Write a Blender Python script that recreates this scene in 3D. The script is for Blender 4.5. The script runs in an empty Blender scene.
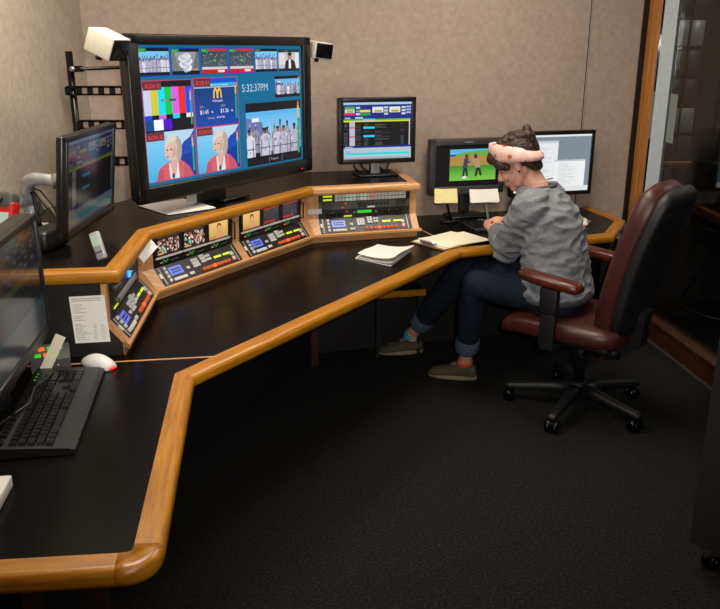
import bpy, bmesh, math, random
from mathutils import Vector as V, Matrix as M
random.seed(7)
SC = bpy.context.scene
COL = SC.collection

# ---------------------------------------------------------------- camera
cam_d = bpy.data.cameras.new('camera')
cam_d.sensor_width = 36.0
cam_d.lens = 36.0 * 790.0 / 720.0
cam_d.clip_start = 0.02
cam = bpy.data.objects.new('camera', cam_d)
cam.location = (0, 0, 1.66)
cam.rotation_euler = (math.radians(90 - 17.856), 0, 0)
COL.objects.link(cam)
SC.camera = cam

# ---------------------------------------------------------------- world, exposure
w = bpy.data.worlds.new('world'); SC.world = w; w.use_nodes = True
w.node_tree.nodes['Background'].inputs[0].default_value = (0.9, 0.85, 0.8, 1)
w.node_tree.nodes['Background'].inputs[1].default_value = 0.01
SC.view_settings.view_transform = 'Standard'
SC.view_settings.look = 'None'
SC.view_settings.exposure = 0.0
SC.view_settings.gamma = 1.0
SC.view_settings.use_curve_mapping = False

# ---------------------------------------------------------------- lights
CEIL = 2.62
CEILING_LAMPS = [(-0.75, 2.60, 0.6, 1.2, 29.0), (0.80, 3.40, 0.6, 1.2, 24.0), (0.2, 0.4, 0.6, 1.2, 2.0)]
FLASH_POWER = 175.0
for (lx, ly, sx, sy, pw) in CEILING_LAMPS:
    ld = bpy.data.lights.new('ceiling_lamp_light', 'AREA')
    ld.shape = 'RECTANGLE'; ld.size = sx * 0.92; ld.size_y = sy * 0.92
    ld.energy = pw; ld.color = (1.0, 0.93, 0.82)
    lo = bpy.data.objects.new('ceiling_lamp_light', ld); COL.objects.link(lo)
    lo.location = (lx, ly, CEIL - 0.035)
fd = bpy.data.lights.new('camera_flash', 'SPOT')
fd.spot_size = math.radians(82); fd.spot_blend = 0.85; fd.shadow_soft_size = 0.03; fd.energy = FLASH_POWER; fd.color = (1.0, 0.96, 0.92)
fo = bpy.data.objects.new('camera_flash', fd); COL.objects.link(fo)
fo.location = (0.09, -0.03, 1.73); fo.rotation_euler = (math.radians(90 - 5), 0, 0)

ld = bpy.data.lights.new('beyond_fill_light', 'AREA'); ld.shape = 'RECTANGLE'; ld.size = 0.5; ld.size_y = 0.5; ld.energy = 14.0; ld.color = (1.0, 0.85, 0.7)  # added fill that lifts the dark room beyond the glass, no fixture there
lo = bpy.data.objects.new('beyond_fill_light', ld); COL.objects.link(lo); lo.location = (3.2, 5.6, CEIL - 0.035)

# ---------------------------------------------------------------- colour + materials
def C(h):
    h = h.lstrip('#')
    o = []
    for i in (0, 2, 4):
        c = int(h[i:i+2], 16) / 255.0
        o.append(c / 12.92 if c <= 0.04045 else ((c + 0.055) / 1.055) ** 2.4)
    return (*o, 1.0)

MATS = {}
def _new(name):
    m = bpy.data.materials.new(name); m.use_nodes = True
    nt = m.node_tree; b = nt.nodes['Principled BSDF']
    MATS[name] = m
    return m, nt, b
def _n(nt, t, **k):
    n = nt.nodes.new(t)
    for a, v in k.items(): setattr(n, a, v)
    return n
def plain(name, col, rough=0.5, metal=0.0, var=0.06, scale=40, bump=0.0, bscale=200, coat=0.0, emit=None, es=0.0, spec=None):
    """Principled surface with a light noise variation in colour and optional fine relief."""
    m, nt, b = _new(name)
    c = C(col) if isinstance(col, str) else col
    tc = _n(nt, 'ShaderNodeTexCoord')
    nz = _n(nt, 'ShaderNodeTexNoise'); nz.inputs['Scale'].default_value = scale; nz.inputs['Detail'].default_value = 4
    nt.links.new(tc.outputs['Object'], nz.inputs['Vector'])
    cr = _n(nt, 'ShaderNodeValToRGB')
    cr.color_ramp.elements[0].position = 0.3; cr.color_ramp.elements[1].position = 0.7
    cr.color_ramp.elements[0].color = (*[x * (1 - var) for x in c[:3]], 1)
    cr.color_ramp.elements[1].color = (*[min(1, x * (1 + var)) for x in c[:3]], 1)
    nt.links.new(nz.outputs['Fac'], cr.inputs['Fac']); nt.links.new(cr.outputs['Color'], b.inputs['Base Color'])
    b.inputs['Roughness'].default_value = rough; b.inputs['Metallic'].default_value = metal
    if spec is not None: b.inputs['Specular IOR Level'].default_value = spec
    if coat: b.inputs['Coat Weight'].default_value = coat; b.inputs['Coat Roughness'].default_value = 0.15
    if bump:
        n2 = _n(nt, 'ShaderNodeTexNoise'); n2.inputs['Scale'].default_value = bscale; n2.inputs['Detail'].default_value = 3
        nt.links.new(tc.outputs['Object'], n2.inputs['Vector'])
        bp = _n(nt, 'ShaderNodeBump'); bp.inputs['Strength'].default_value = bump; bp.inputs['Distance'].default_value = 0.004
        nt.links.new(n2.outputs['Fac'], bp.inputs['Height']); nt.links.new(bp.outputs['Normal'], b.inputs['Normal'])
    if emit:
        b.inputs['Emission Color'].default_value = C(emit); b.inputs['Emission Strength'].default_value = es
    return m
def wood(name, dark, light, rough=0.35, coat=0.3):
    """Oak: grain streaks along U of the UV map."""
    m, nt, b = _new(name)
    uv = _n(nt, 'ShaderNodeUVMap')
    mp = _n(nt, 'ShaderNodeMapping'); mp.inputs['Scale'].default_value = (3.0, 55.0, 1.0)
    nt.links.new(uv.outputs['UV'], mp.inputs['Vector'])
    nz = _n(nt, 'ShaderNodeTexNoise'); nz.inputs['Scale'].default_value = 1.6; nz.inputs['Detail'].default_value = 6; nz.inputs['Roughness'].default_value = 0.65
    nt.links.new(mp.outputs['Vector'], nz.inputs['Vector'])
    cr = _n(nt, 'ShaderNodeValToRGB')
    cr.color_ramp.elements[0].position = 0.32; cr.color_ramp.elements[1].position = 0.62
    cr.color_ramp.elements[0].color = C(dark); cr.color_ramp.elements[1].color = C(light)
    nt.links.new(nz.outputs['Fac'], cr.inputs['Fac']); nt.links.new(cr.outputs['Color'], b.inputs['Base Color'])
    b.inputs['Roughness'].default_value = rough; b.inputs['Coat Weight'].default_value = coat; b.inputs['Coat Roughness'].default_value = 0.2
    bp = _n(nt, 'ShaderNodeBump'); bp.inputs['Strength'].default_value = 0.12; bp.inputs['Distance'].default_value = 0.002
    nt.links.new(nz.outputs['Fac'], bp.inputs['Height']); nt.links.new(bp.outputs['Normal'], b.inputs['Normal'])
    return m
def fabric_wall(name, a, c2):
    m, nt, b = _new(name)
    tc = _n(nt, 'ShaderNodeTexCoord')
    n1 = _n(nt, 'ShaderNodeTexNoise'); n1.inputs['Scale'].default_value = 30; n1.inputs['Detail'].default_value = 6; n1.inputs['Roughness'].default_value = 0.75
    n2 = _n(nt, 'ShaderNodeTexNoise'); n2.inputs['Scale'].default_value = 260; n2.inputs['Detail'].default_value = 2
    for n in (n1, n2): nt.links.new(tc.outputs['Object'], n.inputs['Vector'])
    cr = _n(nt, 'ShaderNodeValToRGB'); cr.color_ramp.elements[0].position = 0.3; cr.color_ramp.elements[1].position = 0.72
    cr.color_ramp.elements[0].color = C(a); cr.color_ramp.elements[1].color = C(c2)
    nt.links.new(n1.outputs['Fac'], cr.inputs['Fac']); nt.links.new(cr.outputs['Color'], b.inputs['Base Color'])
    b.inputs['Roughness'].default_value = 0.95; b.inputs['Specular IOR Level'].default_value = 0.15
    bp = _n(nt, 'ShaderNodeBump'); bp.inputs['Strength'].default_value = 0.35; bp.inputs['Distance'].default_value = 0.003
    nt.links.new(n2.outputs['Fac'], bp.inputs['Height']); nt.links.new(bp.outputs['Normal'], b.inputs['Normal'])
def carpet(name, a, b2, c3):
    m, nt, b = _new(name)
    tc = _n(nt, 'ShaderNodeTexCoord')
    n1 = _n(nt, 'ShaderNodeTexNoise'); n1.inputs['Scale'].default_value = 95; n1.inputs['Detail'].default_value = 6; n1.inputs['Roughness'].default_value = 0.85
    nt.links.new(tc.outputs['Object'], n1.inputs['Vector'])
    cr = _n(nt, 'ShaderNodeValToRGB'); e = cr.color_ramp.elements
    e[0].position = 0.3; e[0].color = C(a); e[1].position = 0.75; e[1].color = C(c3)
    k = e.new(0.52); k.color = C(b2)
    nt.links.new(n1.outputs['Fac'], cr.inputs['Fac']); nt.links.new(cr.outputs['Color'], b.inputs['Base Color'])
    b.inputs['Roughness'].default_value = 1.0; b.inputs['Specular IOR Level'].default_value = 0.05
    bp = _n(nt, 'ShaderNodeBump'); bp.inputs['Strength'].default_value = 0.8; bp.inputs['Distance'].default_value = 0.006
    nt.links.new(n1.outputs['Fac'], bp.inputs['Height']); nt.links.new(bp.outputs['Normal'], b.inputs['Normal'])
def attr_mat(name, emit, rough=0.5, k=1.0, strength=1.0):
    """Flat print or screen picture: colour comes from the 'Col' attribute."""
    m, nt, b = _new(name)
    a = _n(nt, 'ShaderNodeAttribute'); a.attribute_name = 'Col'
    if emit:
        b.inputs['Base Color'].default_value = (0.01, 0.01, 0.012, 1)
        nt.links.new(a.outputs['Color'], b.inputs['Emission Color']); b.inputs['Emission Strength'].default_value = strength
    else:
        nt.links.new(a.outputs['Color'], b.inputs['Base Color'])
    b.inputs['Roughness'].default_value = rough

fabric_wall('wall_fabric', '#98867a', '#ae9d8f')
fabric_wall('wall_fabric_left', '#9c8f80', '#b5a898')
carpet('carpet', '#0d0e0e', '#222221', '#4c4336')
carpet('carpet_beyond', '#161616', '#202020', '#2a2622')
wood('oak', '#86500a', '#b67a12', coat=0.12)
wood('oak_pale', '#b07644', '#d09e68', coat=0.15)
wood('oak_dark', '#30180c', '#4a2613', rough=0.5, coat=0.1)
wood('oak_frame', '#8a5420', '#c08035')
plain('laminate', '#0c0a08', spec=0.10, rough=0.26, var=0.45, scale=140, bump=0.03, bscale=400)
plain('laminate_side', '#131110', rough=0.55, var=0.2)
plain('plastic_black', '#121213', rough=0.42, var=0.1)
plain('plastic_dark', '#1c1c1e', rough=0.4, var=0.08)
plain('plastic_bezel', '#151515', rough=0.35, var=0.05)
plain('plastic_grey', '#4c4c4c', rough=0.5)
plain('grey_bezel', '#3b3c40', rough=0.45)
plain('silver', '#b9bcc0', rough=0.35, metal=0.85)
plain('silver_paint', '#a9acae', rough=0.4, metal=0.2)
plain('chrome', '#e0e0e0', rough=0.08, metal=1.0)
plain('metal_black', '#0d0d0e', rough=0.25, metal=0.3)
plain('white_plastic', '#d8d6d2', rough=0.4)
plain('beige_plastic', '#cfc9b8', rough=0.5)
plain('button_white', '#c9c9c6', rough=0.5, emit='#c9c9c6', es=0.06)
plain('button_pink', '#d9a0a0', rough=0.5, emit='#ff8080', es=0.15)
plain('button_orange', '#b4501e', rough=0.5, emit='#e0501a', es=0.25)
plain('button_orange_lit', '#ff6a2a', rough=0.5, emit='#ff5a1a', es=0.8)
plain('button_green', '#cfe0cf', rough=0.5, emit='#bfe8c0', es=0.12)
plain('led_green', '#30b030', rough=0.4, emit='#40d83a', es=0.5)
plain('led_lime', '#c8e820', rough=0.4, emit='#c8f010', es=0.55)
plain('led_red', '#ff2a20', rough=0.4, emit='#ff2010', es=1.2)
plain('led_blue', '#3080ff', rough=0.4, emit='#2a7aff', es=3.0)
plain('lcd_blue', '#5a6fd0', rough=0.3, emit='#5068d0', es=0.6)
plain('lcd_green', '#30b030', rough=0.3, emit='#28b828', es=0.6)
plain('lcd_grey', '#9db0a0', rough=0.3, emit='#9fb8a8', es=0.35)
plain('key', '#0d0d0e', rough=0.28, var=0.05)
plain('keyboard_case', '#131314', rough=0.4, var=0.05)
plain('paper', '#e4e1da', rough=0.85, var=0.02)
plain('paper_dim', '#7c827e', rough=0.85, var=0.03)  # dimness of a sheet behind glass, put into its grey colour
plain('paper_cream', '#e6dfc6', rough=0.85, var=0.03)
plain('paper_yellow', '#e9dfa0', rough=0.85, var=0.03)
plain('hardboard', '#6d4d2c', rough=0.6, var=0.2)
plain('red_plastic', '#b01420', rough=0.4)
plain('leather_red', '#401a19', rough=0.42, var=0.16, scale=14, bump=0.15, bscale=160)
plain('leather_arm', '#4e2013', rough=0.3, var=0.3, scale=25, bump=0.2, bscale=120)
plain('leather_black', '#141416', rough=0.4, var=0.1, bump=0.1)
plain('shell_black', '#0f1011', rough=0.55, var=0.1)
plain('case_fabric', '#0f0b0f', rough=0.95, var=0.35, scale=200, bump=0.4, bscale=300)
plain('skin', '#c99580', rough=0.5, var=0.05, scale=25)
plain('sweater', '#7e8186', rough=0.95, var=0.22, scale=120, bump=0.5, bscale=260, spec=0.1)
plain('sweater_trim', '#4a4e54', rough=0.95, var=0.15, scale=150)
plain('denim', '#1c2430', rough=0.95, var=0.25, scale=120, bump=0.3, bscale=300, spec=0.1)
plain('denim_cuff', '#4a5868', rough=0.95, var=0.2, scale=150, bump=0.3, bscale=300, spec=0.1)
plain('hair', '#321c12', rough=0.55, var=0.5, scale=60, bump=0.8, bscale=120)
plain('sock_teal', '#2a9aa8', rough=0.9)
plain('sock_orange', '#c8502e', rough=0.9)
plain('shoe', '#4a4434', rough=0.9, var=0.15)
plain('sole', '#8a7a60', rough=0.8)
plain('dark_hole', '#040404', rough=0.9)
plain('ceiling_tile', '#b8b4ac', rough=0.95)
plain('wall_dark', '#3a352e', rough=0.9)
plain('jamb_white', '#aab4ba', rough=0.35)
plain('diffuser', '#ffffff', rough=0.5, emit='#ffe6c4', es=4.0)
plain('cable', '#0c0c0d', rough=0.5)
plain('cable_light', '#a89a80', rough=0.5)
plain('headband_dark', '#44403e', rough=0.9)
attr_mat('picture', True, 0.22, strength=1.0)
attr_mat('picture_dim', True, 0.16, strength=0.10)
attr_mat('print', False, 0.8)
def headband_mat():
    m, nt, b = _new('headband')
    tc = _n(nt, 'ShaderNodeTexCoord')
    v = _n(nt, 'ShaderNodeTexVoronoi'); v.inputs['Scale'].default_value = 26
    nt.links.new(tc.outputs['Object'], v.inputs['Vector'])
    cr = _n(nt, 'ShaderNodeValToRGB'); cr.color_ramp.interpolation = 'CONSTANT'; e = cr.color_ramp.elements
    e[0].position = 0; e[0].color = C('#d05a3a'); e[1].position = 0.2; e[1].color = C('#8a6a3a')
    k = e.new(0.28); k.color = C('#e8b8ae'); k = e.new(0.62); k.color = C('#ebc6bc')
    nt.links.new(v.outputs['Distance'], cr.inputs['Fac']); nt.links.new(cr.outputs['Color'], b.inputs['Base Color'])
    b.inputs['Roughness'].default_value = 0.9
headband_mat()
def glass_mat():
    m, nt, b = _new('glass')
    out = nt.nodes['Material Output']
    fr = _n(nt, 'ShaderNodeFresnel')
    ge = _n(nt, 'ShaderNodeNewGeometry'); mm = _n(nt, 'ShaderNodeMapRange')      # same reflectance entering and leaving the thin pane
    mm.inputs['To Min'].default_value = 1.5; mm.inputs['To Max'].default_value = 1 / 1.5
    nt.links.new(ge.outputs['Backfacing'], mm.inputs['Value']); nt.links.new(mm.outputs[0], fr.inputs['IOR'])
    tr = _n(nt, 'ShaderNodeBsdfTransparent'); tr.inputs[0].default_value = (0.72, 0.76, 0.76, 1)
    gl = _n(nt, 'ShaderNodeBsdfGlossy'); gl.inputs['Roughness'].default_value = 0.02
    mx = _n(nt, 'ShaderNodeMixShader')
    nt.links.new(fr.outputs[0], mx.inputs[0]); nt.links.new(tr.outputs[0], mx.inputs[1]); nt.links.new(gl.outputs[0], mx.inputs[2])
    nt.links.new(mx.outputs[0], out.inputs['Surface'])
glass_mat()

# ---------------------------------------------------------------- mesh helpers
def tag(o, label=None, cat=None, group=None, kind=None):
    if label: o['label'] = label
    if cat: o['category'] = cat
    if group: o['group'] = group
    if kind: o['kind'] = kind
    return o
def empty(name, mat=None, label=None, cat=None, group=None):
    o = bpy.data.objects.new(name, None); COL.objects.link(o)
    o.empty_display_size = 0.05
    if mat is not None: o.matrix_world = mat
    return tag(o, label, cat, group)
def frame(origin, x, y):
    """matrix with given origin, x axis, y axis (made orthogonal)"""
    x = V(x).normalized(); z = x.cross(V(y)).normalized(); y = z.cross(x)
    m = M(((x[0], y[0], z[0], origin[0]), (x[1], y[1], z[1], origin[1]), (x[2], y[2], z[2], origin[2]), (0, 0, 0, 1)))
    return m
def rotz(loc, deg):
    return M.Translation(V(loc)) @ M.Rotation(math.radians(deg), 4, 'Z')

class MB:
    """collects shapes into one mesh"""
    def __init__(s): s.v = []; s.f = []; s.sm = []
    def add(s, vs, fs, smooth=False, m=None):
        o = len(s.v)
        for p in vs:
            p = V(p)
            s.v.append(m @ p if m is not None else p)
        for f in fs: s.f.append([i + o for i in f]); s.sm.append(smooth)
        return s
    def box(s, c, d, bev=0.0, seg=2, m=None):
        x, y, z = c; a, b, h = d[0] / 2, d[1] / 2, d[2] / 2
        if bev <= 0:
            vs = [(x - a, y - b, z - h), (x + a, y - b, z - h), (x + a, y + b, z - h), (x - a, y + b, z - h), (x - a, y - b, z + h), (x + a, y - b, z + h), (x + a, y + b, z + h), (x - a, y + b, z + h)]
            return s.add(vs, [(0, 3, 2, 1), (4, 5, 6, 7), (0, 1, 5, 4), (1, 2, 6, 5), (2, 3, 7, 6), (3, 0, 4, 7)], False, m)
        bm = bmesh.new(); bmesh.ops.create_cube(bm, size=1)
        for v in bm.verts: v.co = V((v.co.x * d[0] + x, v.co.y * d[1] + y, v.co.z * d[2] + z))
        bmesh.ops.bevel(bm, geom=bm.edges[:], offset=min(bev, min(d) * 0.49), segments=seg, profile=0.5, affect='EDGES')
        bm.verts.index_update()
        s.add([v.co.copy() for v in bm.verts], [[v.index for v in f.verts] for f in bm.faces], True, m); bm.free()
        return s
    def prism(s, poly, lo, hi, axis='z', m=None, smooth=False):
        n = len(poly)
        def P(p, t):
            if axis == 'z': return (p[0], p[1], t)
            if axis == 'x': return (t, p[0], p[1])
            return (p[0], t, p[1])
        vs = [P(p, lo) for p in poly] + [P(p, hi) for p in poly]
        fs = [list(range(n))[::-1], list(range(n, 2 * n))] + [(i, (i + 1) % n, n + (i + 1) % n, n + i) for i in range(n)]
        return s.add(vs, fs, smooth, m)
    def loft(s, rings, cap=True, smooth=True, m=None):
        n = len(rings[0]); vs = [p for r in rings for p in r]; fs = []
        for k in range(len(rings) - 1):
            for i in range(n):
                j = (i + 1) % n
                fs.append((k * n + i, k * n + j, (k + 1) * n + j, (k + 1) * n + i))
        if cap:
            fs.append(list(range(n))[::-1]); fs.append([(len(rings) - 1) * n + i for i in range(n)])
        return s.add(vs, fs, smooth, m)
    def tube(s, pts, r, n=10, m=None, cap=True):
        pts = [V(p) for p in pts]; rr = r if isinstance(r, (list, tuple)) else [r] * len(pts)
        rings = []; up = None
        for i, p in enumerate(pts):
            t = (pts[min(i + 1, len(pts) - 1)] - pts[max(i - 1, 0)]).normalized()
            if up is None:
                up = V((0, 0, 1)) if abs(t.z) < 0.9 else V((1, 0, 0))
            a = t.cross(up)
            if a.length < 1e-5: a = t.cross(V((0, 1, 0)))
            a.normalize(); b = a.cross(t).normalized(); up = b
            rings.append([p + (a * math.cos(q) + b * math.sin(q)) * rr[i] for q in [2 * math.pi * k / n for k in range(n)]])
        return s.loft(rings, cap, True, m)
    def cyl(s, a, b, r, n=20, r2=None, m=None):
        return s.tube([a, b], [r, r if r2 is None else r2], n, m)
    def ell(s, c, r, n=16, k=10, m=None):
        c = V(c); rings = []
        for j in range(1, k):
            a = math.pi * j / k - math.pi / 2
            rings.append([c + V((r[0] * math.cos(a) * math.cos(q), r[1] * math.cos(a) * math.sin(q), r[2] * math.sin(a))) for q in [2 * math.pi * i / n for i in range(n)]])
        vs = [p for g in rings for p in g] + [c - V((0, 0, r[2])), c + V((0, 0, r[2]))]
        fs = []
        for j in range(k - 2):
            for i in range(n): fs.append((j * n + i, j * n + (i + 1) % n, (j + 1) * n + (i + 1) % n, (j + 1) * n + i))
        b = (k - 1) * n
        for i in range(n):
            fs.append((b, (i + 1) % n, i)); fs.append((b + 1, (k - 2) * n + i, (k - 2) * n + (i + 1) % n))
        return s.add(vs, fs, True, m)
    def cap(s, p0, r0, p1, r1, n=14, flat=None, fr=1.0):
        """tapered capsule between two joints; flat/fr squeezes it along a direction"""
        p0, p1 = V(p0), V(p1); d = p1 - p0; L = d.length
        t = d.normalized() if L > 1e-6 else V((0, 0, 1))
        u = V((0, 0, 1)) if abs(t.z) < 0.9 else V((1, 0, 0))
        if flat is not None: u = V(flat)
        a = t.cross(u).normalized(); b = a.cross(t).normalized()
        rings = []
        for k in range(1, 6):
            q = math.pi / 2 * (k / 5 - 1); rings.append((p0 + t * r0 * math.sin(q), r0 * math.cos(q)))
        for k in range(0, 5):
            q = math.pi / 2 * k / 5; rings.append((p1 + t * r1 * math.sin(q), r1 * math.cos(q)))
        rg = [[c + a * math.cos(2 * math.pi * i / n) * r + b * math.sin(2 * math.pi * i / n) * r * fr for i in range(n)] for c, r in rings]
        return s.loft(rg, True, True)
    def sections(s, secs, n=24, cap=True, power=2.0):
        """loft through (centre, half-vector a, half-vector b) ellipses"""
        rg = []
        for c, a, b in secs:
            c, a, b = V(c), V(a), V(b); g = []
            for i in range(n):
                q = 2 * math.pi * i / n; cq, sq = math.cos(q), math.sin(q)
                e = 2.0 / power
                g.append(c + a * math.copysign(abs(cq) ** e, cq) + b * math.copysign(abs(sq) ** e, sq))
            rg.append(g)
        return s.loft(rg, cap, True)
    def mesh(s, name, grain=None):
        me = bpy.data.meshes.new(name)
        me.from_pydata([tuple(p) for p in s.v], [], s.f)
        me.polygons.foreach_set('use_smooth', s.sm)
        bm = bmesh.new(); bm.from_mesh(me); bmesh.ops.recalc_face_normals(bm, faces=bm.faces[:]); bm.to_mesh(me); bm.free()
        if grain is not None:
            g = V(grain).normalized(); h = V((0, 0, 1)) if abs(g.z) < 0.9 else V((1, 0, 0))
            a = g.cross(h).normalized(); b = g.cross(a)
            uv = me.uv_layers.new(name='UVMap')
            for l in me.loops:
                p = me.vertices[l.vertex_index].co
                uv.data[l.index].uv = (p.dot(g), p.dot(a) + 0.83 * p.dot(b))
        me.update()
        return me
    def build(s, name, mat, parent=None, loc=None, mat4=None, grain=None, auto=None):
        me = s.mesh(name, grain)
        me.materials.append(MATS[mat])
        return link(name, me, parent, loc, mat4)
def link(name, me, parent=None, loc=None, mat4=None):
    o = bpy.data.objects.new(name, me); COL.objects.link(o)
    if parent is not None: o.parent = parent
    if mat4 is not None: o.matrix_local = mat4
    elif loc is not None: o.location = loc
    return o
_cache = {}
def bit(name, d, mat, parent, loc, bev=0.0, rot=None, shape='box'):
    """a small piece (button, key, lamp) sharing mesh data with its like"""
    k = (name, tuple(round(x, 5) for x in d), mat, bev, shape)
    if k not in _cache:
        b = MB()
        if shape == 'box': b.box((0, 0, 0), d, bev, 1)
        elif shape == 'disc': b.cyl((0, 0, -d[2] / 2), (0, 0, d[2] / 2), d[0] / 2, 14)
        elif shape == 'key':
            t = 0.78
            a, c, h = d[0] / 2, d[1] / 2, d[2]
            b.add([(-a, -c, 0), (a, -c, 0), (a, c, 0), (-a, c, 0), (-a * t, -c * t, h), (a * t, -c * t, h), (a * t, c * t, h), (-a * t, c * t, h)], [(4, 5, 6, 7), (0, 1, 5, 4), (1, 2, 6, 5), (2, 3, 7, 6), (3, 0, 4, 7), (0, 3, 2, 1)])
        me = b.mesh(name); me.materials.append(MATS[mat]); _cache[k] = me
    o = bpy.data.objects.new(name, _cache[k]); COL.objects.link(o); o.parent = parent; o.location = loc
    if rot: o.rotation_euler = rot
    return o
def copy_tree(o, parent=None):
    c = o.copy(); COL.objects.link(c); c.parent = parent
    for ch in o.children: copy_tree(ch, c)
    return c

# flat picture: coloured polygons in the local XY plane, stacked by tiny layers along +Z
class Flat:
    def __init__(s): s.v = []; s.f = []; s.c = []
    def poly(s, pts, col, z=0.0):
        o = len(s.v); s.v += [(p[0], p[1], z) for p in pts]; s.f.append(list(range(o, o + len(pts)))); s.c.append(C(col) if isinstance(col, str) else col); return s
    def rect(s, x0, y0, x1, y1, col, z=0.0): return s.poly([(x0, y0), (x1, y0), (x1, y1), (x0, y1)], col, z)
    def ell(s, cx, cy, rx, ry, col, z=0.0, n=16, rot=0):
        ca, sa = math.cos(rot), math.sin(rot)
        return s.poly([(cx + rx * math.cos(q) * ca - ry * math.sin(q) * sa, cy + rx * math.cos(q) * sa + ry * math.sin(q) * ca) for q in [2 * math.pi * i / n for i in range(n)]], col, z)
    def grad(s, x0, y0, x1, y1, c0, c1, z=0.0, n=10, horiz=False):
        a, b = C(c0), C(c1)
        for i in range(n):
            t = (i + 0.5) / n; c = tuple(a[k] * (1 - t) + b[k] * t for k in range(3)) + (1,)
            if horiz: s.rect(x0 + (x1 - x0) * i / n, y0, x0 + (x1 - x0) * (i + 1) / n, y1, c, z)
            else: s.rect(x0, y0 + (y1 - y0) * i / n, x1, y0 + (y1 - y0) * (i + 1) / n, c, z)
        return s
    def text(s, t, x, y, h, col, z=0.0, wx=1.0, align='LEFT'):
        cu = bpy.data.curves.new('lettering', 'FONT'); cu.body = t; cu.size = h; cu.align_x = align; cu.resolution_u = 2
        ob = bpy.data.objects.new('lettering', cu); COL.objects.link(ob)
        bpy.context.view_layer.update()
        me = bpy.data.meshes.new_from_object(ob.evaluated_get(bpy.context.evaluated_depsgraph_get()))
        for p in me.polygons:
            s.poly([(x + me.vertices[i].co.x * wx, y + me.vertices[i].co.y) for i in p.vertices], col, z)
        bpy.data.objects.remove(ob); bpy.data.curves.remove(cu); bpy.data.meshes.remove(me)
        return s
    def build(s, name, mat, parent, loc=(0, 0, 0), mat4=None):
        me = bpy.data.meshes.new(name); me.from_pydata(s.v, [], s.f)
        ca = me.color_attributes.new('Col', 'FLOAT_COLOR', 'CORNER')
        for p, c in zip(me.polygons, s.c):
            for l in p.loop_indices: ca.data[l].color = c
        me.materials.append(MATS[mat]); me.update()
        return link(name, me, parent, loc, mat4)

def remesh(mb, voxel, smooth=4, fac=0.5):
    """fuse overlapping closed shapes into one continuous skin"""
    me = mb.mesh('tmp'); ob = bpy.data.objects.new('tmp', me); COL.objects.link(ob)
    r = ob.modifiers.new('r', 'REMESH'); r.mode = 'VOXEL'; r.voxel_size = voxel; r.use_smooth_shade = True
    if smooth:
        q = ob.modifiers.new('s', 'SMOOTH'); q.iterations = smooth; q.factor = fac
    bpy.context.view_layer.update()
    out = bpy.data.meshes.new_from_object(ob.evaluated_get(bpy.context.evaluated_depsgraph_get()))
    bpy.data.objects.remove(ob); bpy.data.meshes.remove(me)
    for p in out.polygons: p.use_smooth = True
    return out

# plan helpers
def mitre(path, i, n):
    """plan point of the path offset by n to its right-hand side, mitred at vertex i"""
    P = [V(p) for p in path]
    def nor(a, b):
        d = (b - a).normalized(); return V((d.y, -d.x))
    if i == 0: q = nor(P[0], P[1]); return P[0] + q * n
    if i == len(P) - 1: q = nor(P[-2], P[-1]); return P[-1] + q * n
    a, b = nor(P[i - 1], P[i]), nor(P[i], P[i + 1])
    h = (a + b).normalized(); return P[i] + h * (n / max(0.25, h.dot(a)))
def sweep(path, i0, i1, prof, name, mat, parent, smooth=False):
    mb = MB(); rings = []
    for i in range(i0, i1 + 1):
        rings.append([V((*mitre(path, i, n), z)) for n, z in prof])
    mb.loft(rings, True, smooth)
    d = V(path[i1]) - V(path[i0])
    return mb.build(name, mat, parent, grain=(d.x, d.y, 0))

# ================================================================= SETTING
LW0, LW1 = V((-1.36, 4.09)), V((-1.24, -1.4))           # left wall line
BWd = V((1, 0.27)).normalized(); BW0 = V((0, 4.46))      # back wall line y = 4.46 + .27 x
CR = V((1.68, 4.9136))                                   # right corner
RWd = V((0.12, -1.17)).normalized()                      # right wall runs towards the camera
RW1 = CR + RWd * 6.3
def slab(p, q, thick, z0, z1, name, mat, side=1, parent=None, grain=None):
    """upright slab along plan line p-q, thickness to the left of p->q when side=1"""
    d = (q - p).normalized(); n = V((-d.y, d.x)) * side * thick
    mb = MB().prism([p, q, q + n, p + n], z0, z1)
    return mb.build(name, mat, parent, grain=grain)
BC = V((-1.36, 4.0928))
floor = MB().prism([(-1.6, -1.6), (2.55, -1.6), (2.55, 0.0), (1.95, 4.91), (1.68, 5.05), (-1.6, 4.25)], -0.06, 0).build('floor', 'carpet'); tag(floor, kind='structure')
ceil = MB().prism([(-1.6, -1.6), (2.6, -1.6), (2.6, 0.0), (1.95, 5.2), (-1.6, 4.4)], CEIL, CEIL + 0.08).build('ceiling', 'ceiling_tile'); tag(ceil, kind='structure')
wl = slab(V((-1.24, -1.5)), V((-1.3605, 4.11)), 0.12, 0, CEIL, 'wall_left', 'wall_fabric_left'); tag(wl, kind='structure')
wr = slab(V((-1.5, -1.5)), V((2.5, -1.5)), -0.1, 0, CEIL, 'wall_rear', 'wall_fabric'); tag(wr, kind='structure')
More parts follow.
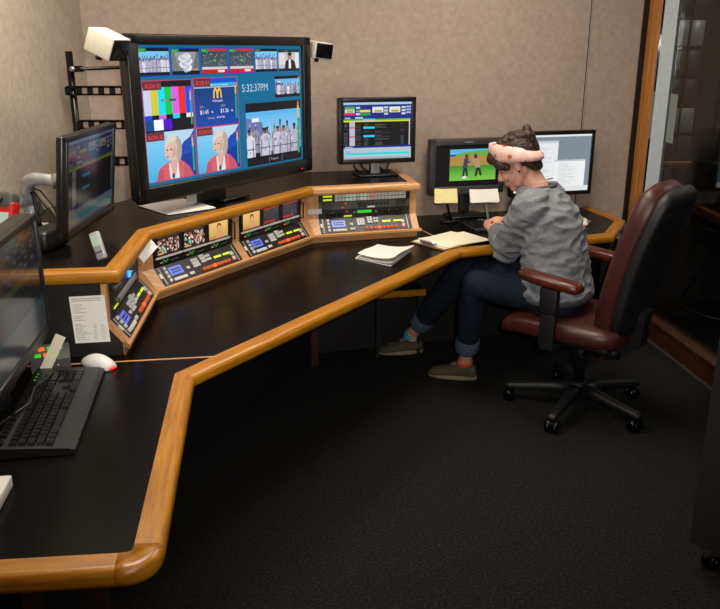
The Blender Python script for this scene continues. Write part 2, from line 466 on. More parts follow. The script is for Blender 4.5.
# back wall: a core wall with stretched-fabric panels and a dark seam strip between them
wb = slab(BC - BWd * 0.05 + V((-BWd.y, BWd.x)) * 0.02, CR + BWd * 0.2 + V((-BWd.y, BWd.x)) * 0.02, 0.12, 0, CEIL, 'wall_back', 'wall_dark'); tag(wb, kind='structure')
SEAM = V((1.325, 4.46 + 0.27 * 1.325))
for a, b in ((BC, SEAM - BWd * 0.006), (SEAM + BWd * 0.006, CR - BWd * 0.03)):
    slab(a, b, 0.02, 0.0, CEIL, 'fabric_panel', 'wall_fabric', 1, wb)
slab(SEAM - BWd * 0.006, SEAM + BWd * 0.006, 0.012, 0, CEIL, 'seam_strip', 'oak_dark', -0.3, wb, grain=(0, 0, 1))
slab(SEAM - BWd * 0.002, SEAM + BWd * 0.003, 0.006, 0, CEIL, 'seam_strip', 'silver_paint', -1, wb)
tb = slab(CR - BWd * 0.03, CR - BWd * 0.002, 0.03, 0, CEIL, 'trim_1', 'plastic_black', -0.5); tag(tb, kind='structure')
# right wall: low kick board, tall glazed opening in an oak frame with a white jamb
def rw(s, off=0.0):
    n = V((-RWd.y, RWd.x)); return CR + RWd * s + n * off       # +off is beyond the glass
tr = slab(rw(0.0), rw(0.02), 0.05, 0, CEIL, 'trim_2', 'plastic_black', 1); tag(tr, kind='structure')
w1 = slab(rw(0.02), rw(0.19), 0.07, 0.0, CEIL, 'window_1', 'oak_frame', 1, grain=(0, 0, 1)); tag(w1, kind='structure')
slab(rw(0.19), rw(0.262, 0.055), 0.03, 0.13, 2.3, 'jamb', 'jamb_white', 1, w1)
for k_ in (0.06, 0.12): slab(rw(k_, -0.006), rw(k_ + 0.035, -0.006), 0.012, 0.0, CEIL, 'moulding', 'oak_frame', 1, w1, grain=(0, 0, 1))
slab(rw(0.188, -0.006), rw(0.198, -0.006), 0.012, 0.13, 2.3, 'bead', 'chrome', 1, w1)
slab(rw(0.262, 0.055), rw(3.2, 0.055), 0.008, 0.13, 2.3, 'pane', 'glass', 1, w1)
slab(rw(0.19), rw(3.2), 0.07, 2.3, 2.4, 'frame_head', 'oak_frame', 1, w1, grain=(RWd.x, RWd.y, 0))
slab(rw(3.2), rw(3.34), 0.07, 0.0, 2.4, 'frame_post', 'oak_frame', 1, w1, grain=(0, 0, 1))
slab(rw(0.19, -0.004), rw(3.2, -0.004), 0.09, 0.115, 0.135, 'sill', 'oak_dark', 1, w1, grain=(RWd.x, RWd.y, 0))
bb = slab(rw(0.19), rw(3.2), 0.07, 0.012, 0.115, 'baseboard_right', 'oak_dark', 1, grain=(RWd.x, RWd.y, 0)); tag(bb, kind='structure')
slab(rw(0.19, -0.006), rw(3.2, -0.006), 0.012, 0.0, 0.012, 'shoe_strip', 'plastic_grey', 1, bb)
slab(rw(0.19), rw(3.34), 0.1, 2.4, CEIL, 'wall_right', 'wall_fabric', 1); tag(bpy.data.objects['wall_right'], kind='structure')
slab(rw(3.34), rw(6.5), 0.1, 0, CEIL, 'panel', 'wall_fabric', 1, bpy.data.objects['wall_right'])
# the unlit room beyond the glass
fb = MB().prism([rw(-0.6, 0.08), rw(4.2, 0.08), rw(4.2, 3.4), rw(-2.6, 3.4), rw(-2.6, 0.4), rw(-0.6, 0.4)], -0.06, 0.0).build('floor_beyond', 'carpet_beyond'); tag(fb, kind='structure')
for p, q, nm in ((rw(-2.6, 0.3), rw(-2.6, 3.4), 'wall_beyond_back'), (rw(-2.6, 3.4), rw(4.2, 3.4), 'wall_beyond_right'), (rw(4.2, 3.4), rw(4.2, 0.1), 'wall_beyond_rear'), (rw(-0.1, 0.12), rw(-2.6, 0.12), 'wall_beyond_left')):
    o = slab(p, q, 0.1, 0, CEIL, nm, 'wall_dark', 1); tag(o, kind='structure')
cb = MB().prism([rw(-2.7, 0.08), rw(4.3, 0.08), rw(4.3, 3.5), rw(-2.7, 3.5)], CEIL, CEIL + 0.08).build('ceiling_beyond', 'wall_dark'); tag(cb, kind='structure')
# ceiling lamps
for k, (lx, ly, sx, sy, pw) in enumerate(CEILING_LAMPS):
    lab = ['recessed ceiling light panel above the left worktop', 'recessed ceiling light panel above the seated person', 'recessed ceiling light panel near the rear wall'][k]
    e = empty('ceiling_light', rotz((lx, ly, CEIL - 0.03), 0), lab, 'light', 'recessed ceiling lights')
    f = MB()
    for sgn in (-1, 1):
        f.box((sgn * sx / 2, 0, 0.01), (0.02, sy + 0.02, 0.02)); f.box((0, sgn * sy / 2, 0.01), (sx + 0.02, 0.02, 0.02))
    f.build('frame', 'white_plastic', e)
    MB().box((0, 0, 0.018), (sx - 0.02, sy - 0.02, 0.008)).build('diffuser', 'diffuser', e)

# ================================================================= WORKTOP DESK
def fillet(path, i, r, n=8):
    P = [V(p) for p in path]; a = (P[i - 1] - P[i]).normalized(); b = (P[i + 1] - P[i]).normalized()
    out = []
    for k in range(n + 1):
        t = k / n
        out.append(((1 - t) ** 2) * (P[i] + a * r) + 2 * t * (1 - t) * P[i] + t * t * (P[i] + b * r))
    return P[:i] + out + P[i + 1:]
EDGE = [V(p) for p in [(-1.27, 1.16), (-0.372, 1.247), (-0.492, 2.165), (0.49, 3.70), (1.33, 4.035), (1.50, 4.39), (1.405, 4.835)]]
FE = fillet(EDGE, 1, 0.085)
DT = 0.742
desk = empty('control_desk', rotz((0, 0, 0), 0), 'black laminate control desk with thick rounded oak edge trim', 'desk')
TW = 0.058
def bullnose(n_in, n_out, z0, z1, r, k=7):
    lo = [(n_out - r + r * math.sin(q), z0 + r - r * math.cos(q)) for q in [math.pi / 2 * i / k for i in range(k + 1)]]
    hi = [(n_out - r + r * math.cos(q), z1 - r + r * math.sin(q)) for q in [math.pi / 2 * i / k for i in range(k + 1)]]
    return [(n_in, z0)] + lo + hi + [(n_in, z1)]
prof = bullnose(-TW, 0.0, 0.698, DT, 0.019)
nF = 9
sweep(FE, 0, 1, prof, 'edge_trim', 'oak', desk)
sweep(FE, 1, nF, prof, 'edge_trim', 'oak', desk, True)
sweep(FE, nF, nF + 1, prof, 'edge_trim', 'oak', desk)
sweep(FE, nF + 1, nF + 2, prof, 'edge_trim', 'oak', desk)
sweep(FE, nF + 2, nF + 3, prof, 'edge_trim', 'oak', desk)
sweep(FE, nF + 3, nF + 4, prof, 'edge_trim', 'oak', desk)
prof2 = [(-TW, 0.698), (0.0, 0.698), (0.0, DT), (-0.028, DT), (-0.028, 0.736), (-TW, 0.736)]
sweep(FE, nF + 4, nF + 5, prof2, 'edge_trim', 'oak', desk)
inner = [mitre(FE, i, -TW) for i in range(len(FE))]
sa0, sa1 = V((-1.30, 2.194)), V((-0.453, 2.317))          # inlay strips between the tops
sb0, sb1 = V((0.20, 4.50)), V((0.485, 3.735))
i3 = nF + 2
top_z0, top_z1 = 0.700, 0.741
def top(poly): MB().prism(poly, top_z0, top_z1).build('laminate_top', 'laminate', desk)
top(inner[:nF + 2] + [sa1, sa0])
top([sa0, sa1, sb1 - V((0.0, 0.0)), sb0, BC + V((0.0, -0.005))])
top([sb1, inner[i3], inner[i3 + 1], inner[i3 + 2], inner[i3 + 3] , sb0])
for a, b in ((sa0, sa1), (sb0, sb1)):
    d = (b - a).normalized(); n = V((-d.y, d.x)) * 0.004
    MB().prism([a - n, b - n, b + n, a + n], 0.72, 0.7422).build('inlay_strip', 'oak_pale', desk, grain=(d.x, d.y, 0))
# gable supports and modesty panels under the top
def gable(a, b, z1=0.698, th=0.04):
    a, b = V(a), V(b); d = (b - a).normalized(); n = V((-d.y, d.x)) * th / 2
    MB().prism([a + d * 0.012 - n, b - n, b + n, a + d * 0.012 + n], 0.0, z1).build('gable_panel', 'laminate_side', desk)
    MB().prism([a - n, a + d * 0.012 - n, a + d * 0.012 + n, a + n], 0.0, z1).build('gable_edge', 'oak_dark', desk, grain=(0, 0, 1))
gable((-0.246, 4.05), (-0.38, 4.34)); gable((1.36, 4.12), (1.30, 4.74)); gable((-0.66, 1.33), (-0.66, 1.70)); gable((-0.90, 2.40), (-1.28, 2.60))
MB().prism([(-0.565, 1.40), (-0.545, 1.40), (-0.545, 1.43), (-0.565, 1.43)], 0.0, 0.698).build('support_leg', 'oak_dark', desk, grain=(0, 0, 1))
MB().prism([(-1.22, 2.40), (-0.93, 2.42), (-0.93, 2.44), (-1.22, 2.42)], 0.06, 0.698).build('modesty_panel', 'laminate_side', desk)
a, b = V((-0.92, 2.52)), V((-0.26, 4.14)); d = (b - a).normalized(); n = V((-d.y, d.x)) * 0.02
MB().prism([a, b, b + n, a + n], 0.0, 0.698).build('modesty_panel', 'laminate_side', desk)
a, b = V((-0.24, 4.24)), V((1.33, 4.70)); d = (b - a).normalized(); n = V((-d.y, d.x)) * 0.02
MB().prism([a, b, b + n, a + n], 0.0, 0.698).build('modesty_panel', 'laminate_side', desk)
a, b = V((0.07, 4.13)), V((0.36, 4.20)); d = (b - a).normalized(); n = V((-d.y, d.x))
MB().prism([a, b, b + n * 0.15, a + n * 0.15], 0.37, 0.395).build('footrest_shelf', 'laminate_side', desk)
MB().prism([a - n * 0.015, b - n * 0.015, b, a], 0.365, 0.40).build('shelf_edge', 'oak', desk, grain=(d.x, d.y, 0))
for q in (a + d * 0.03, b - d * 0.03):
    MB().prism([q + n * 0.03, q + n * 0.05, q + n * 0.05 + d * 0.02, q + n * 0.03 + d * 0.02], 0.0, 0.37).build('shelf_leg', 'laminate_side', desk)

# ================================================================= CONSOLE TURRET
TP = [V(p) for p in [(-1.27, 2.256), (-0.735, 2.322), (-0.782, 2.89), (-0.229, 3.842), (0.302, 3.998), (0.22, 4.50)]]
SZ = 1.02
tur = empty('equipment_console', rotz((0, 0, 0), 0), 'raised oak-edged equipment console wrapping around the back of the desk', 'console')
nose = bullnose(-0.05, 0.004, 0.978, SZ, 0.018)
for i in range(5): sweep(TP, i, i + 1, nose, 'nosing', 'oak' if i < 3 else 'oak_pale', tur, False)
ins = [mitre(TP, i, -0.05) for i in range(6)]
MB().prism(ins + [V((-0.70, 4.265)), V((-1.075, 3.46)), V((-1.335, 3.36))], 0.986, SZ - 0.001).build('shelf_top', 'laminate', tur)
lip = [(-0.05, 0.770), (0.012, 0.770), (0.016, 0.774), (0.016, 0.784), (0.008, 0.788), (-0.05, 0.788)]
plinth = [(-0.05, 0.7425), (-0.006, 0.7425), (-0.006, 0.770), (-0.05, 0.770)]
for i in (1, 2, 3):
    sweep(TP, i, i + 1, lip, 'bottom_rail', 'oak_pale', tur); sweep(TP, i, i + 1, plinth, 'plinth', 'oak_pale', tur)
OUT = [(0.008, 0.788), (-0.046, 0.855), (-0.041, 0.978)]
def post_profile(dp=0.045):
    return [(n, z) for n, z in OUT] + [(n - dp, z) for n, z in reversed(OUT)]
def on_facet(i, s, n):
    d = (TP[i + 1] - TP[i]).normalized(); return TP[i] + d * s + V((d.y, -d.x)) * n
def flen(i): return (TP[i + 1] - TP[i]).length
def post(i, s0, s1, dp=0.045, m0=False, m1=False):
    pr = post_profile(dp)
    r0 = [V((*(mitre(TP, i, n) if m0 else on_facet(i, s0, n)), z)) for n, z in pr]
    r1 = [V((*(mitre(TP, i + 1, n) if m1 else on_facet(i, s1, n)), z)) for n, z in pr]
    MB().loft([r0, r1], True, False).build('post', 'oak_pale', tur, grain=(0, 0, 1))
LA, LB, LCc = flen(1), flen(2), flen(3)
RW_ = 0.483
post(1, 0, 0.028, 0.018); post(1, LA - (LA - RW_ - 0.028) + 0.001, LA, m1=True)
bw = (LB - 2 * RW_) / 3
post(2, 0, bw, m0=True); post(2, bw + RW_, 2 * bw + RW_); post(2, LB - bw, LB, m1=True)
cw = (LCc - RW_) / 2
post(3, 0, cw, m0=True); post(3, LCc - cw, LCc)
# black end panel towards the left seat and oak end on the right
pe = [(-0.49, 0.7425), (-0.012, 0.7425), (-0.012, 0.788), (-0.010, 0.788), (-0.064, 0.855), (-0.059, 0.978), (-0.49, 0.978)]
r0 = [V((*on_facet(1, 0.004, n), z)) for n, z in pe]; r1 = [V((*on_facet(1, 0.022, n), z)) for n, z in pe]
MB().loft([r0, r1], True, False).build('end_panel', 'laminate_side', tur)
pe2 = [(-0.48, 0.7425), (-0.05, 0.7425), (-0.05, 0.788), (-0.037, 0.788), (-0.091, 0.855), (-0.086, 0.978), (-0.48, 0.978)]
r0 = [V((*on_facet(3, LCc - 0.022, n), z)) for n, z in pe2]; r1 = [V((*on_facet(3, LCc - 0.004, n), z)) for n, z in pe2]
MB().loft([r0, r1], True, False).build('end_panel', 'oak_pale', tur, grain=(0, 1, 0))
for i in (1, 2, 3):
    q = [on_facet(i, 0.03, -0.24), on_facet(i, flen(i) - 0.03, -0.24), on_facet(i, flen(i) - 0.03, -0.26), on_facet(i, 0.03, -0.26)]
    MB().prism(q, 0.7425, 0.978).build('inner_panel', 'dark_hole', tur)

def panel_mat(i, s, upper, up_off=0.0):
    """frame on the tilted face: x along, y up the face, z towards the operator"""
    d = (TP[i + 1] - TP[i]).normalized(); nn = V((d.y, -d.x))
    p0, p1 = (OUT[1], OUT[2]) if upper else (OUT[0], OUT[1])
    a = on_facet(i, s, p0[0]); b = on_facet(i, s, p1[0])
    A = V((a.x, a.y, p0[1])); B = V((b.x, b.y, p1[1])); y = (B - A).normalized()
    return frame(A + y * up_off, (d.x, d.y, 0), y)
LOWH = math.hypot(OUT[1][0] - OUT[0][0], OUT[1][1] - OUT[0][1])     # .086
UPH = OUT[2][1] - OUT[1][1]                                          # .123

# ---- pictures for small monitors and screens (unit square scaled)
def crowd_small(f, w, h, seed, cols, n=70):
    rr = random.Random(seed)
    for k in range(n):
        x, y = rr.uniform(0.02, 0.98) * w, rr.uniform(0.04, 0.8) * h
        f.ell(x, y, w * rr.uniform(.015, .05), h * rr.uniform(.03, .09), rr.choice(cols), 0.0002 + 0.000004 * k, 7)
def pic_crowd(f, w, h, seed):
    f.rect(0, 0, w, h, '#3a2622'); crowd_small(f, w, h, seed, ['#d0beb0', '#b86a5c', '#3a2c2a', '#d0a090', '#6a4a42', '#e4dcd4', '#a03c34', '#c8b494'], 110)
    f.ell(w * .3, h * .3, w * .06, h * .1, '#5ad0a0', .001); f.rect(w * .02, h * .03, w * .3, h * .1, '#d8b040', .001)
def pic_orange(f, w, h, seed):
    f.grad(0, 0, w, h, '#caa058', '#f0c070', 0, 8); f.ell(w * .55, h * .68, w * .11, h * .2, '#5a3420', .0003)
    f.ell(w * .55, h * .62, w * .08, h * .14, '#e0a878', .0004); f.poly([(w * .35, 0), (w * .8, 0), (w * .68, h * .45), (w * .46, h * .45)], '#d89a68', .0005)
    f.rect(w * .05, h * .05, w * .4, h * .14, '#d87030', .0006)
def pic_dark(f, w, h, seed):
    f.rect(0, 0, w, h, '#34343a'); f.rect(0, h * .88, w, h, '#a8302c', .0002); f.rect(0, 0, w * .75, h * .14, '#a83028', .0002)
    rr = random.Random(seed)
    for k in range(26): x, y = rr.uniform(.05, .9) * w, rr.uniform(.2, .82) * h; f.rect(x, y, x + w * .06, y + h * .025, rr.choice(['#5a6068', '#6a5a5a', '#4a5058']), .0003)

def monitor_bank(i, s, pics, label):
    """rack strip of three small monitors"""
    t = empty('rack_monitor_bank', panel_mat(i, s, True), label, 'monitor')
    MB().box((RW_ / 2, UPH / 2, -0.03), (RW_ - 0.002, UPH - 0.003, 0.06)).build('chassis', 'plastic_black', t)
    sw = 0.149
    for k in range(3):
        x0 = 0.010 + k * 0.151
        hd = MB()
        hd.box((x0 + sw / 2, 0.1195, 0.003), (sw, 0.005, 0.008)); hd.box((x0 + 0.005, 0.08, 0.003), (0.010, 0.080, 0.008)); hd.box((x0 + sw - 0.005, 0.08, 0.003), (0.010, 0.080, 0.008)); hd.box((x0 + sw / 2, 0.042, 0.003), (sw, 0.005, 0.008))
        hd.build('monitor_hood', 'plastic_dark', t)
        f = Flat(); [pic_crowd, pic_orange, pic_dark][pics[k]](f, 0.128, 0.073, 3 + k)
        f.build('screen', 'picture', t, (x0 + 0.0105, 0.0445, 0.0008))
        MB().box((x0 + sw / 2, 0.036, 0.004), (sw - 0.006, 0.009, 0.008)).build('silver_strip', 'white_plastic', t)
        for j, (c, dy) in enumerate((('led_red', 0), ('led_green', 0), ('led_green', .007), ('led_green', 0), ('led_green', .006))):
            bit('led', (0.0045, 0.0045, 0.003), c, t, (x0 + 0.03 + j * 0.0095, 0.013 + dy, 0.001))
        for j in range(4): bit('knob', (0.006, 0.006, 0.006), 'plastic_grey', t, (x0 + 0.09 + j * 0.012, 0.014, 0.002), 0, None, 'disc')
    MB().tube([(0.471, 0.025, 0.0), (0.471, 0.025, 0.022), (0.471, 0.10, 0.022), (0.471, 0.10, 0.0)], 0.0035, 8).build('handle', 'metal_black', t)
    return t
def router_panel(i, s, label, off=0.0, h=LOWH):
    t = empty('router_control_panel', panel_mat(i, s, False, off), label, 'control panel')
    MB().box((RW_ / 2, h / 2, -0.025), (RW_ - 0.002, h - 0.003, 0.05)).build('faceplate', 'plastic_black', t)
    Z = 0.003
    for j in range(4): bit('button', (0.013, 0.013, 0.008), 'button_white', t, (0.045, 0.017 + j * 0.018, Z), 0.0015)
    lc = MB().box((0.098, 0.052, 0.0), (0.07, 0.036, 0.004)).build('display', 'lcd_blue', t)
    bit('digit_row', (0.05, 0.005, 0.001), 'plastic_dark', lc, (0.098, 0.057, 0.0025)); bit('digit_row', (0.05, 0.005, 0.001), 'plastic_dark', lc, (0.098, 0.046, 0.0025))
    for j in range(5): bit('button', (0.0135, 0.013, 0.008), 'button_white', t, (0.070 + j * 0.0148, 0.015, Z), 0.0015)
    for (x, y) in ((0.160, 0.045), (0.160, 0.018), (0.173, 0.018), (0.166, 0.045)): bit('button', (0.011, 0.012, 0.008), 'button_white', t, (x, y, Z), 0.0015)
    for x in (0.200, 0.2135, 0.227):
        for y in (0.042, 0.055, 0.068): bit('button', (0.0125, 0.0115, 0.008), 'button_white', t, (x, y, Z), 0.0015)
    for x in (0.255, 0.269, 0.287, 0.301):
        for y in ((0.05, 0.063, 0.075) if x < 0.28 else (0.052, 0.068)): bit('button', (0.0125, 0.011, 0.008), 'button_white', t, (x, y, Z), 0.0015)
    for j in range(8): bit('button', (0.017, 0.014, 0.009), 'button_orange_lit' if j == 3 else 'button_orange', t, (0.240 + j * 0.0225, 0.018, Z), 0.002)
    for x0 in (0.333, 0.392):
        for j in range(5): bit('indicator', (0.0075, 0.009, 0.003), 'led_lime', t, (x0 + j * 0.0092, 0.052, 0.0005))
    bit('button', (0.018, 0.018, 0.009), 'button_white', t, (0.436, 0.045, Z), 0.002); bit('button', (0.018, 0.018, 0.009), 'button_pink', t, (0.436, 0.022, Z), 0.002)
    for x in (0.018, 0.462):
        MB().box((x, h / 2, 0.001), (0.004, h - 0.01, 0.004)).build('edge_strip', 'silver_paint', t)
    bit('white_tab', (0.010, 0.020, 0.004), 'paper', t, (0.009, 0.045, 0.002))
    return t
monitor_bank(2, bw, (0, 0, 1), 'rack bank of three small monitors, two showing a red and white crowd')
monitor_bank(2, 2 * bw + RW_, (1, 2, 2), 'rack bank of three small monitors, two showing dark pages with red bars')
router_panel(1, 0.028, 'black button panel under the blue lamp, beside the panel with the taped sheet')
router_panel(2, bw, 'black button panel below the monitors showing crowds')
router_panel(2, 2 * bw + RW_, 'black button panel below the monitors showing dark pages with red bars')
router_panel(3, cw, 'black button panel below the unit with the green display')
# left facet, upper unit
t = empty('audio_monitor_unit', panel_mat(1, 0.028, True), 'dark rack unit with bright blue lamp and silver slider bar', 'rack unit')
MB().box((RW_ / 2, UPH / 2, -0.03), (RW_ - 0.002, UPH - 0.003, 0.06)).build('faceplate', 'plastic_black', t)
bit('lamp', (0.026, 0.026, 0.008), 'led_blue', t, (0.30, 0.066, 0.004), 0, None, 'disc'); bit('lamp', (0.012, 0.012, 0.008), 'led_blue', t, (0.33, 0.070, 0.004), 0, None, 'disc')
for k, (x, y, r) in enumerate(((0.05, 0.09, .022), (0.10, 0.085, .02), (0.14, 0.095, .018), (0.06, 0.045, .018), (0.29, 0.09, .02), (0.34, 0.09, .02))):
    bit('knob', (r, r, 0.018), 'plastic_grey', t, (x, y, 0.009), 0, None, 'disc')
MB().box((0.26, 0.03, 0.003), (0.30, 0.022, 0.007), 0.002).build('slider_bar', 'silver_paint', t)
for j in range(6): bit('led', (0.008, 0.006, 0.003), 'led_lime', t, (0.06 + 0.012 * j, 0.018, 0.001))
# right facet, three 1U units
u1 = UPH / 3
t = empty('button_strip_unit', panel_mat(3, cw, True, 2 * u1), 'rack strip with two long rows of pale push buttons', 'rack unit')
MB().box((RW_ / 2, u1 / 2, -0.03), (RW_ - 0.002, u1 - 0.002, 0.06)).build('faceplate', 'plastic_dark', t)
for j in range(20):
    for k in range(2):
        bit('button', (0.0172, 0.0165, 0.008), 'button_pink' if (j == 10) else ('button_green' if j in (3, 4, 5, 7, 8) else 'button_white'), t, (0.092 + j * 0.0188, 0.011 + k * 0.0188, 0.003), 0.002)
for k in range(2):
    for j in range(5): bit('indicator', (0.0085, 0.009, 0.003), 'led_lime', t, (0.028 + j * 0.0095, 0.011 + k * 0.018, 0.0005))
t = empty('speaker_unit', panel_mat(3, cw, True, u1), 'grey rack unit with a square speaker grille at each end', 'rack unit')
MB().box((RW_ / 2, u1 / 2, -0.03), (RW_ - 0.002, u1 - 0.002, 0.06)).build('faceplate', 'plastic_grey', t)
for x in (0.045, 0.435):
    g = MB().box((x, u1 / 2, 0.001), (0.055, 0.032, 0.004)).build('grille', 'plastic_dark', t)
    for j in range(6): bit('grille_bar', (0.052, 0.002, 0.002), 'plastic_grey', g, (x, 0.008 + j * 0.005, 0.0035))
for x, y in ((0.14, 0.03), (0.125, 0.01)): bit('led', (0.006, 0.006, 0.003), 'led_red', t, (x, y, 0.001))
for j in range(6): bit('button', (0.009, 0.009, 0.006), 'plastic_black', t, (0.265 + j * 0.02, 0.022, 0.002))
for x in (0.212, 0.235):
    for y in (0.013, 0.027): bit('button', (0.018, 0.011, 0.006), 'plastic_dark', t, (x, y, 0.002), 0.001)
bit('label_strip', (0.04, 0.008, 0.001), 'paper', t, (0.275, 0.008, 0.0005))
t = empty('intercom_unit', panel_mat(3, cw, True, 0), 'dark rack unit with green text display and two oval grips', 'rack unit')
MB().box((RW_ / 2, u1 / 2, -0.03), (RW_ - 0.002, u1 - 0.002, 0.06)).build('faceplate', 'plastic_dark', t)
MB().box((0.24, 0.026, 0.001), (0.075, 0.014, 0.004)).build('display', 'lcd_green', t)
for x in (0.065, 0.42): MB().box((x, 0.021, 0.004), (0.05, 0.022, 0.016), 0.007, 3).build('grip', 'metal_black', t)
for x in (0.105, 0.125, 0.355, 0.372): bit('switch', (0.014, 0.024, 0.008), 'metal_black', t, (x, 0.021, 0.003), 0.002)
for x in (0.185, 0.30): bit('knob', (0.016, 0.016, 0.014), 'plastic_grey', t, (x, 0.022, 0.007), 0, None, 'disc')
for j in range(5): bit('led', (0.006, 0.007, 0.003), 'led_lime', t, (0.135 + 0.009 * j, 0.007, 0.001))
bit('led', (0.005, 0.005, 0.003), 'led_red', t, (0.148, 0.03, 0.001))
# paper tabs stuck to the console
pm = frame((*on_facet(2, 0.015, -0.02), 0.925), (0.72, 0.52, 0.35), (-0.25, -0.1, 1))
tag(MB().box((0, 0, 0.0), (0.095, 0.045, 0.0012)).build('paper_tab', 'paper', None, mat4=frame((-0.785, 2.83, 0.958), (0.35, 0.80, 0.42), (-0.5, 0.0, 1))), 'white paper flap taped to the console corner above the blue lamp', 'paper')
MB_t = MB().box((0, 0, 0.0), (0.07, 0.024, 0.0012)).build('tape_strip', 'silver_paint', None, mat4=frame((-0.222, 3.822, 0.906), (0.95, 0.25, 0.0), (0, 0, 1)))
tag(MB_t, 'silver tape strip stuck on the oak console post', 'tape')

# ---- sheet taped on the black end panel
dd = (TP[1] - TP[0]).normalized()
pmx = frame((-0.886, 2.3085, 0.790), (0.9966, 0.083, 0.03), (-0.06, 0, 1))
f = Flat(); f.rect(0, 0, 0.105, 0.150, '#f0eee8', 0.0011)
for k in range(22):
    y = 0.143 - k * 0.0063
    if k in (2, 8, 12): continue
    f.rect(0.006, y - 0.001, 0.006 + (0.088 if k < 3 else random.uniform(.02, .05)), y + 0.0008, '#a8a8ac' if k > 2 else '#707078', 0.0013)
    if k > 13: f.rect(0.06, y - 0.001, 0.07, y + 0.0008, '#b0b0b4', 0.0013); f.rect(0.082, y - 0.001, 0.094, y + 0.0008, '#b0b0b4', 0.0013)
sheet = empty('printed_sheet', pmx, 'white printed sheet taped to the black console end panel', 'paper')
MB().box((0.0525, 0.075, 0.0), (0.107, 0.152, 0.0016)).build('sheet', 'paper', sheet)
f.build('printing', 'print', sheet)

# ================================================================= MONITORS
TVm = frame((-0.862, 3.025, 1.088), (0.5405, 0.8413, 0), (0, 0, 1))     # x right, y up, z towards operator
TWD, THT = 1.13, 0.63
tv = empty('multiviewer_television', TVm, 'large wall television showing a teal grid of news feeds and a clock', 'television')
MB().box((TWD / 2 + 0.01, THT / 2, -0.035), (TWD - 0.03, THT - 0.01, 0.06), 0.012, 2).build('cabinet', 'plastic_bezel', tv)
b = MB(); L, R_, T_, B_ = 0.056, 0.056, 0.04, 0.062
b.box((L / 2, THT / 2, 0.004), (L, THT, 0.03), 0.006); b.box((TWD - R_ / 2, THT / 2, 0.004), (R_, THT, 0.03), 0.006)
b.box((TWD / 2, THT - T_ / 2, 0.004), (TWD, T_, 0.03), 0.006); b.box((TWD / 2, B_ / 2, 0.004), (TWD, B_, 0.03), 0.006)
b.build('bezel', 'plastic_bezel', tv)
SW, SH = TWD - L - R_, THT - T_ - B_
f = Flat(); f.rect(0, 0, SW, SH, '#0c6a94'); scr = f.build('screen', 'picture', tv, (L, B_, 0.0))
bit('power_lamp', (0.006, 0.004, 0.004), 'led_red', tv, (TWD - 0.09, 0.02, 0.019))
def tile(u0, v0, u1, v1, fn, *a, border=None):
    w, h = (u1 - u0) * SW, (v1 - v0) * SH
    f = Flat()
    if border: f.rect(-0.003, -0.003, w + 0.003, h + 0.003, border, 0.0002)
    g = Flat(); fn(g, w, h, *a)
    for vv, ff, cc in zip(range(len(g.f)), g.f, g.c):
        f.poly([(g.v[i][0], g.v[i][1]) for i in ff], cc, 0.0004 + g.v[ff[0]][2] * 0.35)
    f.build('picture_tile', 'picture', scr, (u0 * SW, v0 * SH, 0.0006))
def figures(f, w, h, seed, n, y0, size, dark=0.0):
    """a row of people in pale jackets, clipped to the tile"""
    rr = random.Random(seed)
    def mix(c):
        a = C(c); k = 1 - dark; return (a[0] * k, a[1] * k, a[2] * k * (1 + .15 * dark), 1)
    def cl(pts): return [(min(max(x, 0), w), min(max(y, 0), h)) for x, y in pts]
    for k in range(n):
        x = (k + 0.5 + rr.uniform(-.28, .28)) / n * w; hh = h * size * rr.uniform(.85, 1.12); z = .0006 + .00004 * k; b = y0 * h
        hw = min(w / n * rr.uniform(.46, .62), hh * .30)
        c = rr.choice(['#dcdae4', '#c8c6d6', '#b4b2c6', '#e6e4ea', '#a8a6be'])
        f.poly(cl([(x - hw, b), (x + hw, b), (x + hw * 1.02, b + hh * .5), (x + hw * .85, b + hh * .68), (x + hw * .3, b + hh * .78), (x - hw * .3, b + hh * .78), (x - hw * .85, b + hh * .68), (x - hw * 1.02, b + hh * .5)]), mix(c), z)
        for q in range(7):
            px, py = x + rr.uniform(-.85, .7) * hw, b + rr.uniform(.0, .62) * hh; ww, wh = hw * rr.uniform(.12, .3), hh * rr.uniform(.05, .14)
            f.poly(cl([(px, py), (px + ww, py + wh * .2), (px + ww * .9, py + wh), (px + ww * .1, py + wh * .8)]), mix(rr.choice(['#8a86a4', '#f2f0f4', '#9c98b4', '#76728e', '#eceaf0'])), z + .00001)
        f.poly(cl([(x - hw * .95, b), (x - hw * .72, b), (x - hw * .6, b + hh * .6), (x - hw * .8, b + hh * .6)]), mix('#7c7896'), z + .00001)
        f.poly(cl([(x + hw * .55, b), (x + hw * .75, b), (x + hw * .72, b + hh * .6), (x + hw * .56, b + hh * .6)]), mix('#8480a0'), z + .00001)
        f.rect(max(0, x - hw), b + hh * .26, min(w, x + hw), b + hh * .30, mix('#6a6680'), z + .000012)
        f.poly(cl([(x + hw * .26 * math.cos(t_), b + hh * (.86 + .1 * math.sin(t_))) for t_ in [i_ * .6283 for i_ in range(10)]]), mix(rr.choice(['#7a5a54', '#947468', '#5e4a4a'])), z + .00002)
        f.poly(cl([(x + hw * .3 * math.cos(t_), b + hh * (.93 + .055 * math.sin(t_))) for t_ in [i_ * .6283 for i_ in range(10)]]), mix(rr.choice(['#2a2434', '#3a3446', '#d4d2dc', '#332c3c'])), z + .00003)
def figures2(f, w, h, seed, n, y0, size, up=.0012):
    g = Flat(); figures(g, w, h, seed, n, y0, size)
    for ff, cc in zip(g.f, g.c): f.poly([(g.v[i][0], g.v[i][1]) for i in ff], cc, g.v[ff[0]][2] + up)
